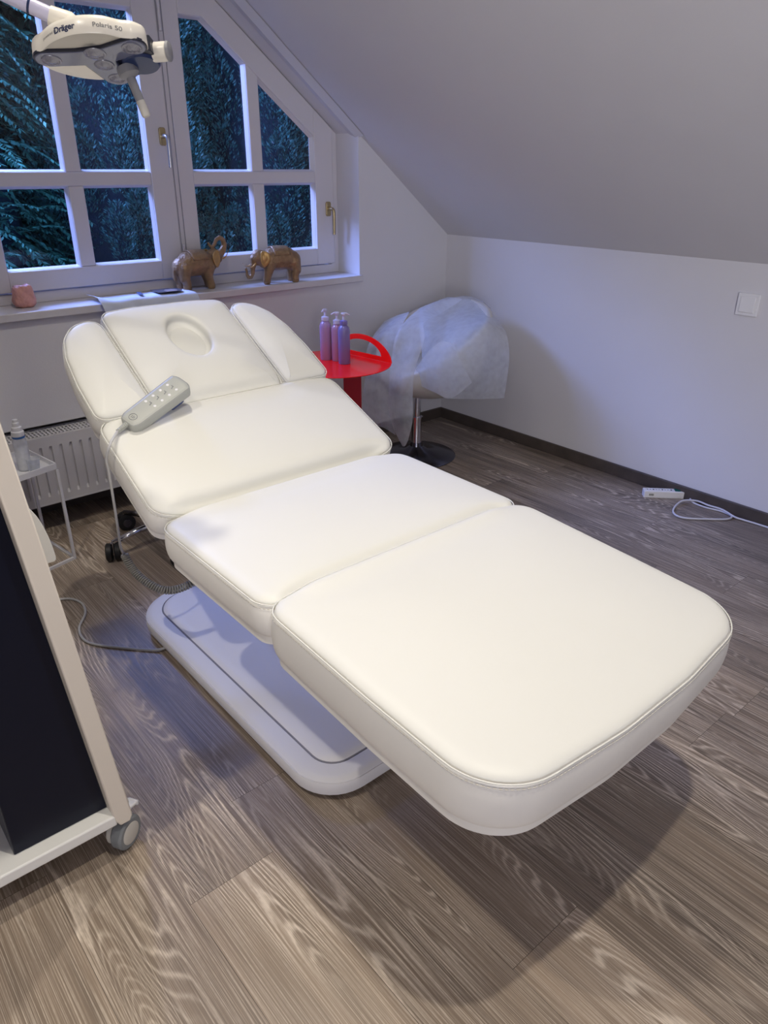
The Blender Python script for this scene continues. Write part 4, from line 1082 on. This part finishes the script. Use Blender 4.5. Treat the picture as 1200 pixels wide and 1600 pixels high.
# ================================================================== SILL OBJECTS
# elephants: one continuous remeshed body
def capsule_chain(bm, pts, rad, seg=12):
    P = [Vector(p) for p in pts]
    for p, r in zip(P, rad):
        bmesh.ops.create_icosphere(bm, subdivisions=2, radius=r, matrix=Matrix.Translation(p))
    add_tube(bm, P, list(rad), seg)
def elephant(name, loc, rz, label, trunk, tusks, headp, scale=1.0, grp=None):
    t = empty(name, loc, (0, 0, rz), label, 'figurine', grp); t.scale = (scale,)*3
    bm = bmesh.new()
    capsule_chain(bm, [(-.078, 0, .100), (-.045, 0, .110), (0, 0, .113), (.040, 0, .108), (.062, 0, .108)], (.045, .0545, .057, .051, .042))
    hx_, hz_ = headp
    capsule_chain(bm, [(.055, 0, .112), (hx_, 0, hz_)], (.036, .034))
    capsule_chain(bm, [(hx_, 0, hz_), (hx_+.016, 0, hz_-.010)], (.034, .026))
    capsule_chain(bm, trunk[0], trunk[1], 10)
    for s in (-1, 1):
        capsule_chain(bm, [(-.078, s*.022, .095), (-.088, s*.026, .055), (-.078, s*.026, .030), (-.080, s*.026, .012)], (.034, .024, .019, .0195))
        fwd = .012*s
        capsule_chain(bm, [(.045, s*.024, .095), (.048+fwd, s*.027, .055), (.056+fwd, s*.027, .030), (.060+fwd, s*.027, .012)], (.030, .021, .018, .019))
    capsule_chain(bm, [(-.112, 0, .115), (-.122, 0, .09), (-.120, 0, .06), (-.118, 0, .05)], (.006, .0045, .004, .006), 8)
    o = obj('body', bm, 'gold', t)
    rm = o.modifiers.new('remesh', 'REMESH'); rm.mode = 'VOXEL'; rm.voxel_size = .0032; rm.use_smooth_shade = True
    sm = o.modifiers.new('smooth', 'SMOOTH'); sm.iterations = 6; sm.factor = .5
    for s in (-1, 1):
        bm = bmesh.new(); E = [(.0, .022), (-.018, .026), (-.036, .014), (-.040, -.008), (-.030, -.030), (-.014, -.044), (-.002, -.034), (.004, -.010)]
        Pe = catmull([(x, z, 0) for x, z in E], 4, closed=True); cen = Vector((-.016, -.004, 0)); rgs = []
        for sc, bul in ((1, 0), (.95, .003), (.7, .0005), (.35, .003), (0.0, .002)):
            if sc == 0: rgs.append([bm.verts.new((hx_+cen.x, s*(.036+.010), hz_+cen.y))]); continue
            rgs.append([bm.verts.new((hx_+cen.x+(p.x-cen.x)*sc, s*(.034+bul+max(0, -(p.x-cen.x)*sc)*.45+.004), hz_+cen.y+(p.y-cen.y)*sc)) for p in Pe])
        for A, B in zip(rgs, rgs[1:]):
            for i in range(len(A)):
                j = (i+1) % len(A)
                bm.faces.new((A[i], A[j], B[j], B[i]) if len(B) > 1 else (A[i], A[j], B[0]))
        e = obj('ear', bm, 'gold_light', t); sd = e.modifiers.new('solid', 'SOLIDIFY'); sd.thickness = .004; sd.offset = 0
        bm = bmesh.new(); add_tube(bm, catmull([(x, s*y, z) for x, y, z in tusks], 5), [.0048*(1-k/12.5) for k in range(5*(len(tusks)-1)+1)], 8); obj('tusk', bm, 'gold_light', t)
    # saddle blanket over the back
    bm = bmesh.new(); rows = []
    for i in range(9):
        x = -.050+.085*i/8; row = []
        for k in range(13):
            a_ = R(-72+144*k/12); rr2 = .0585 - .0025*abs(i-4)/4; row.append(bm.verts.new((x, rr2*math.sin(a_), .112+rr2*math.cos(a_))))
        rows.append(row)
    for A, B in zip(rows, rows[1:]):
        for k in range(12): bm.faces.new((A[k], A[k+1], B[k+1], B[k]))
    o = obj('saddle_blanket', bm, 'gold', t); sd = o.modifiers.new('solid', 'SOLIDIFY'); sd.thickness = .003
    return t
# left one: raised trunk curling back, facing right
tr1 = ([(.100, 0, .135), (.128, 0, .140), (.148, 0, .155), (.158, 0, .178), (.152, 0, .200), (.135, 0, .210), (.117, 0, .203), (.106, 0, .186), (.094, 0, .174), (.080, 0, .176), (.072, 0, .190)], [.026, .020, .0155, .0130, .0115, .0105, .0095, .0085, .0075, .0065, .0060])
EG = 'elephant figurines on the window sill'
elephant('elephant_figurine', (1.585, 3.135, ZS+.001), R(8), 'bronze-gold elephant figurine with its trunk curled up, left one on sill', tr1, [(.118, .016, .122), (.142, .020, .126), (.162, .020, .150), (.168, .018, .172)], (.094, .134), 1.0, EG)
tr2 = ([(.105, 0, .120), (.122, 0, .100), (.130, 0, .075), (.132, 0, .050), (.140, 0, .034), (.153, 0, .032), (.161, 0, .044), (.160, 0, .060), (.164, 0, .074)], [.026, .018, .014, .0110, .0095, .0085, .0075, .0065, .0060])
elephant('elephant_figurine', (1.975, 3.085, ZS+.001), R(172), 'bronze-gold elephant figurine with lowered trunk, right one on sill', tr2, [(.118, .018, .098), (.136, .022, .084), (.156, .022, .082), (.170, .018, .096)], (.098, .124), 0.98, EG)
# salt lamp
sl = empty('salt_candle_holder', (.842, 3.150, ZS), label='pink salt rock candle holder at left end of window sill', cat='candle holder')
bm = bmesh.new(); bmesh.ops.create_icosphere(bm, subdivisions=5, radius=1)
for v in bm.verts:
    p = v.co; k = (abs(p.x)**4+abs(p.y)**4+abs(p.z)**4)**.25; p = p/k if k else p
    w = 1 + .09*mnoise.noise(p*1.6) + .05*mnoise.noise(p*4) + .02*mnoise.noise(p*9)
    q = Vector((p.x*.040*w, p.y*.036*w, p.z*.042*w + .0425))
    rr3 = math.hypot(q.x, q.y)
    if q.z > .055 and rr3 < .019: q.z -= .020
    tpr = 1 - .12*max(0, (q.z-.03)/.05); v.co = Vector((q.x*tpr, q.y*tpr, max(0, q.z)))
obj('rock_body', bm, 'salt', sl)
# newspaper lying on the sill and drooping over its edge
npr = empty('newspaper', (1.30, 3.08, ZS), label='bluish newspaper lying on the sill, drooping over its front edge', cat='newspaper')
def paper_z(x, y, x0):
    z = .009 + .007*mnoise.noise(Vector((x*9, y*9, 1)))
    return max(.003, z) + max(0, .05-(x-x0))*.30
bm = bmesh.new(); rows = []
NX = 40; 
for i in range(NX+1):
    t = i/NX; x = 1.085 + .42*t; yb = 3.165 - .03*t
    row = []
    for k in range(19):
        s = k/18*.30
        yy = yb - s; edge = YB-.024
        if yy > edge: row.append((x + .25*(0), yy, ZS + paper_z(x, yy, 1.085)))
        else:
            over = edge - yy; bend = min(over, .03); a_ = bend/.03*PI/2*.92
            y2 = edge - .019*math.sin(a_) - max(0, over-.03)*.08; z2 = ZS + .010 - .019*(1-math.cos(a_)) - max(0, over-.03)*.98
            row.append((x + over*.22 + .0, y2 - .004*math.sin(x*60)*min(1, over*20), z2))
    rows.append([bm.verts.new(Vector(p)-Vector((1.30, 3.08, ZS))) for p in row])
for A, B in zip(rows, rows[1:]):
    for k in range(18): bm.faces.new((A[k], A[k+1], B[k+1], B[k]))
obj('page', bm, 'paper', npr)
def patch(name, m, x0, x1, y0, y1, h=.0065, shape=None):
    bm = bmesh.new()
    pl = shape or [(x0, y0), (x1, y0), (x1, y1), (x0, y1)]
    add_prism(bm, [(x-1.30, y-3.08) for x, y in pl], h, h+.0008, *FRX); return obj(name, bm, m, npr, smooth=False)
patch('printed_photo', 'photo', 0, 0, 0, 0, .0185, [(1.345, 3.030), (1.45, 3.030), (1.47, 3.07), (1.46, 3.11), (1.43, 3.128), (1.35, 3.132)])
patch('printed_face', 'skin', 0, 0, 0, 0, .0195, [(1.385, 3.032), (1.43, 3.032), (1.44, 3.06), (1.43, 3.09), (1.405, 3.095), (1.385, 3.07)])
patch('printed_bar', 'ink', 0, 0, 0, 0, .0180, [(1.262, 3.035), (1.280, 3.035), (1.296, 3.11), (1.278, 3.11)])

# ================================================================== SURGICAL LAMP
O = Vector((.6315, 1.579, 1.571))
cr = Vector((math.cos(YAW), -math.sin(YAW), 0)); ca = Vector((math.sin(YAW), math.cos(YAW), 0))
tilt = R(20); rl_ = R(-7)
# a = to the right, b = away from the camera, d = downwards (light direction)
nd = (Vector((0, 0, -1))*math.cos(tilt) - ca*math.sin(tilt)).normalized()
a_ax = (cr*math.cos(rl_) - nd.cross(cr)*math.sin(rl_)).normalized()
roll_fix = Matrix.Rotation(R(-6), 3, ca)
nd = roll_fix @ nd; a_ax = roll_fix @ cr
a_ax = (a_ax - nd*a_ax.dot(nd)).normalized(); b_ax = a_ax.cross(nd)
if b_ax.dot(ca) < 0: b_ax = -b_ax
ML = Matrix(((a_ax.x, b_ax.x, nd.x, O.x), (a_ax.y, b_ax.y, nd.y, O.y), (a_ax.z, b_ax.z, nd.z, O.z), (0, 0, 0, 1))) @ Matrix.Scale(.72, 4)
lamp = empty('examination_lamp', label='white three-lobed examination lamp head hanging from its arm, top left', cat='lamp'); lamp.matrix_world = ML
K_ = .87
def sc(pts): return [(x*K_, y*K_) for x, y in pts]
hull = sc([(-.170, -.030), (-.150, -.062), (-.120, -.080), (-.075, -.112), (-.02, -.132), (.03, -.134), (.08, -.120), (.118, -.092), (.150, -.078), (.172, -.050), (.168, -.012), (.140, .030), (.100, .075), (.055, .112), (.0, .122), (-.045, .116), (-.10, .085), (-.145, .035)])
HP = catmull([(x, y, 0) for x, y in hull], 6, closed=True); HP = [Vector((p.x, p.y)) for p in HP]; HN = normals2(HP)
bm = bmesh.new(); rg = []
for off, d in ((-.030, -.050), (-.012, -.047), (-.002, -.040), (0, -.030), (.001, 0), (-.0015, .003), (-.006, .001), (-.012, -.003)):
    rg.append([bm.verts.new(((p+q*off).x, (p+q*off).y, d)) for p, q in zip(HP, HN)])
for A, B in zip(rg, rg[1:]):
    for i in range(len(HP)): bm.faces.new((A[i], A[(i+1) % len(HP)], B[(i+1) % len(HP)], B[i]))
bm.faces.new(rg[0][::-1]); bm.faces.new(rg[-1])
obj('shell', bm, 'shell', lamp, auto=50)
# Y-shaped lens field
def ypoly(g):
    lobes = [(-.128, -.030, R(193)), (.132, -.040, R(-18)), (.022, .118, R(84))]
    out = []
    for i, (lx, ly, ang_) in enumerate(lobes):
        w = .040+g; cx_, cy_ = lx*K_, ly*K_
        for k in range(13):
            a2 = ang_ - PI/2 + PI*k/12; out.append((cx_ + w*.82*math.cos(a2), cy_ + w*.82*math.sin(a2)))
        nx = lobes[(i+1) % 3]; mid_a = None
        inner_pt = {0: (.0, -.052), 1: (.058, .020), 2: (-.038, .022)}[i]
        if i == 0: out.append(((inner_pt[0]-.035)*K_, (inner_pt[1]-g)*K_)); out.append(((inner_pt[0]+.04)*K_, (inner_pt[1]-g)*K_))
        else:
            vv_ = Vector(inner_pt); vv_ = vv_ + vv_.normalized()*g; out.append((vv_.x*K_, vv_.y*K_))
    return out
bm = bmesh.new(); add_prism(bm, ypoly(.0045), -.004, .0045, *FRX); obj('gasket', bm, 'lampblack', lamp, bevel=.0015, auto=30)
bm = bmesh.new(); add_prism(bm, ypoly(.0), .001, .0065, *FRX); obj('lens_cover', bm, 'lens', lamp, bevel=.002, auto=30)
for (x, y, r_) in ((-.120, -.028, .026), (.128, -.040, .026), (.016, -.035, .028), (.016, .030, .026), (.022, .114, .024)):
    lathe('lens', [(r_, .0064), (r_*.96, .0085), (r_*.8, .0095), (r_*.72, .0075), (r_*.6, .0078), (r_*.45, .0105), (0, .012)], 'lensglass', lamp, (x*K_, y*K_, 0), 28)
bm = bmesh.new(); add_prism(bm, [(x*K_, y*K_) for x, y in ((.060, .015), (.150, -.020), (.176, -.010), (.178, .02), (.150, .075), (.105, .112), (.066, .128), (.050, .08))], -.036, .0035, *FRX); obj('hub_plate', bm, 'lampblack', lamp, bevel=.002, auto=30)
# dark mounting hub to the right rear with grey handle and white knob
lathe('hub', [(0, -.030), (.045, -.030), (.050, -.022), (.050, .004), (.045, .010), (0, .012)], 'lampnavy', lamp, (.108, .045, 0), 32)
lathe('sterile_handle', [(0, -.002), (.026, -.002), (.0275, .004), (.0275, .018), (.022, .024), (.0125, .028), (.0115, .078), (.0110, .082), (.0108, .120), (.009, .124), (0, .124)], 'lampgrey', lamp, (0, 0, 0), 24, Matrix.Translation((.066, .045, .008)) @ Matrix.Rotation(R(14), 4, 'Y') @ Matrix.Rotation(R(-14), 4, 'X'))
lathe('handle_tip', [(0, .0), (.0118, .0), (.0118, .036), (.0095, .040), (0, .040)], 'hub', lamp, (0, 0, 0), 20, Matrix.Translation((.066, .045, .008)) @ Matrix.Rotation(R(14), 4, 'Y') @ Matrix.Rotation(R(-14), 4, 'X') @ Matrix.Translation((0, 0, .086)))
MK = Matrix.Translation((.146, .030, -.012)) @ Matrix.Rotation(R(88), 4, 'Y')
lathe('adjusting_knob', [(0, -.01), (.020, -.01), (.0235, .004), (.0235, .036), (.022, .038), (0, .038)], 'shell', lamp, (0, 0, 0), 28, MK)
lathe('knob_cap', [(.0215, .038), (.024, .039), (.024, .046), (.021, .048), (0, .048)], 'lampgrey', lamp, (0, 0, 0), 28, MK)
# lettering bent round the front band
def lettering(text, size, a_c, m, bold=0.0, sx=1.0):
    cu_ = bpy.data.curves.new('txt', 'FONT'); cu_.body = text; cu_.size = size; cu_.align_x = 'CENTER'; cu_.align_y = 'CENTER'; cu_.offset = bold; cu_.extrude = 0
    cu_.resolution_u = 3
    tmp = bpy.data.objects.new('tmp', cu_); C.objects.link(tmp)
    bpy.context.view_layer.update()
    dg = bpy.context.evaluated_depsgraph_get(); me = bpy.data.meshes.new_from_object(tmp.evaluated_get(dg))
    bpy.data.objects.remove(tmp)
    # band curve: near side of the hull as b(a)
    near = sorted([(p.x, p.y) for p in HP if p.y < -.02*K_], key=lambda q: q[0])
    def bof(a_):
        for (x0, y0), (x1, y1) in zip(near, near[1:]):
            if x0 <= a_ <= x1: return y0 + (y1-y0)*(a_-x0)/max(1e-9, x1-x0)
        return near[0][1]
    for v in me.vertices:
        a_ = a_c + v.co.x*sx; v.co = Vector((a_, bof(a_) - .0016, -.0165 - v.co.y))
    me.materials.append(MT[m]); o = bpy.data.objects.new('lettering', me); C.objects.link(o); o.parent = lamp
    return o
lettering('powered by', .0100, -.072, 'ltext2')
lettering('Dräger', .0205, -.026, 'ltext', .0006)
lettering('Polaris 50', .0155, .077, 'ltext2', .0002)
# arm up to the ceiling
inv = ML.inverted()
arm_pts = [Vector((.590, 1.60, 1.628)), Vector((.52, 1.645, 1.662)), Vector((.34, 1.70, 1.745)), Vector((.02, 1.78, 1.90))]
bm = bmesh.new(); add_tube(bm, [inv @ p for p in arm_pts], .0185, 16); obj('arm', bm, 'pump', lamp, auto=50)
bm = bmesh.new(); add_tube(bm, [inv @ p for p in (arm_pts[0] + Vector((.028, -.006, -.022)), arm_pts[0] + Vector((.008, 0, -.003)), arm_pts[0] + Vector((-.018, .012, .008)))], [.030, .029, .023], 20); obj('arm_joint', bm, 'shell', lamp, auto=40)
bm = bmesh.new(); add_tube(bm, [inv @ p for p in (Vector((.5466, 1.628, 1.6491)), Vector((.5431, 1.630, 1.6505)))], .019, 16); obj('arm_band', bm, 'lampnavy', lamp, auto=50)
bm = bmesh.new(); add_tube(bm, [inv @ p for p in (Vector((.02, 1.78, 1.86)), Vector((.02, 1.78, 1.98)))], .04, 20); add_tube(bm, [inv @ p for p in (Vector((.02, 1.78, 1.96)), Vector((.02, 1.78, ZC-.02)))], .026, 16)
add_tube(bm, [inv @ p for p in (Vector((.02, 1.78, ZC-.03)), Vector((.02, 1.78, ZC)))], .12, 28); obj('ceiling_mast', bm, 'shell', lamp, auto=40)

# ================================================================== LIGHTS
def downlight(x, y, P, size, col, label, blend=.55):
    t = empty('ceiling_spotlight', (x, y, ZC), label=label, cat='ceiling light', group='ceiling spotlights')
    lathe('trim_ring', [(.045, -.006), (.058, -.006), (.060, 0), (.045, 0), (.045, -.006)], 'white', t, seg=32)
    ld = bpy.data.lights.new('spot', 'SPOT'); ld.energy = P; ld.spot_size = size; ld.spot_blend = blend; ld.shadow_soft_size = .03; ld.color = col
    lo = bpy.data.objects.new('spot', ld); C.objects.link(lo); lo.location = (x, y, ZC-.012); lo.rotation_euler = (0, 0, 0)
    return lo
WARM = (1.0, .925, .79)
l1 = downlight(.735, .26, 88, R(94), WARM, 'round ceiling spotlight above the foot of the bed', .85)
l2 = downlight(-.35, 1.15, 66, R(118), WARM, 'round ceiling spotlight left of the bed above the trolley', .9)
l3 = downlight(.815, 1.66, 60, R(112), WARM, 'round ceiling spotlight above the head of the bed', .9)
l1.rotation_euler = (Vector((.48, .62, 0)) - Vector((.735, .26, ZC))).to_track_quat('-Z', 'Y').to_euler()
# dusk skylight falling steeply through the window, from outside above the opening
ld = bpy.data.lights.new('dusk_sky', 'AREA'); ld.shape = 'RECTANGLE'; ld.size = 3.2; ld.size_y = .7; ld.energy = 480; ld.color = (.27, .38, 1.0)
lo = bpy.data.objects.new('dusk_sky', ld); C.objects.link(lo); lo.location = (.15, 4.65, 3.0)
dirv = Vector((1.55, 2.4, .9)) - Vector((.15, 4.65, 3.0)); lo.rotation_euler = dirv.to_track_quat('-Z', 'Y').to_euler()
# added fill from an unseen area light behind the viewer, no real lamp
def softlight(name, loc, target, sx_, sy_, P, col):
    ld = bpy.data.lights.new(name, 'AREA'); ld.shape = 'RECTANGLE'; ld.size = sx_; ld.size_y = sy_; ld.energy = P; ld.color = col
    lo = bpy.data.objects.new(name, ld); C.objects.link(lo); lo.location = loc; lo.rotation_euler = (Vector(target)-Vector(loc)).to_track_quat('-Z', 'Y').to_euler()
softlight('room_fill', (-1.45, -1.9, .80), (1.6, 1.6, 2.2), 1.4, .9, 36, (.92, .90, .98))
ld = bpy.data.lights.new('slope_fill', 'SPOT'); ld.energy = 250; ld.spot_size = R(76); ld.spot_blend = 1; ld.shadow_soft_size = .25; ld.color = (.93, .93, 1.0)  # added unseen spot, only there to brighten the roof slope
lo = bpy.data.objects.new('slope_fill', ld); C.objects.link(lo); lo.location = (-.4, -1.6, 1.9); lo.rotation_euler = (Vector((2.1, .25, 2.25))-Vector(lo.location)).to_track_quat('-Z', 'Y').to_euler()
wd = bpy.data.worlds.new('dusk'); bpy.context.scene.world = wd; wd.use_nodes = True
nt = wd.node_tree; bg = nt.nodes['Background']
tc = nt.nodes.new('ShaderNodeTexCoord'); sp_ = nt.nodes.new('ShaderNodeSeparateXYZ'); rp = nt.nodes.new('ShaderNodeValToRGB')
nt.links.new(tc.outputs['Generated'], sp_.inputs[0]); nt.links.new(sp_.outputs[2], rp.inputs[0]); nt.links.new(rp.outputs[0], bg.inputs[0])
rp.color_ramp.elements[0].color = (.02, .05, .07, 1); rp.color_ramp.elements[0].position = .0
rp.color_ramp.elements[1].color = (.20, .50, .62, 1); rp.color_ramp.elements[1].position = .6
bg.inputs[1].default_value = .75
sc_ = bpy.context.scene
sc_.view_settings.view_transform = 'Standard'; sc_.view_settings.look = 'None'; sc_.view_settings.exposure = 0; sc_.view_settings.gamma = 1
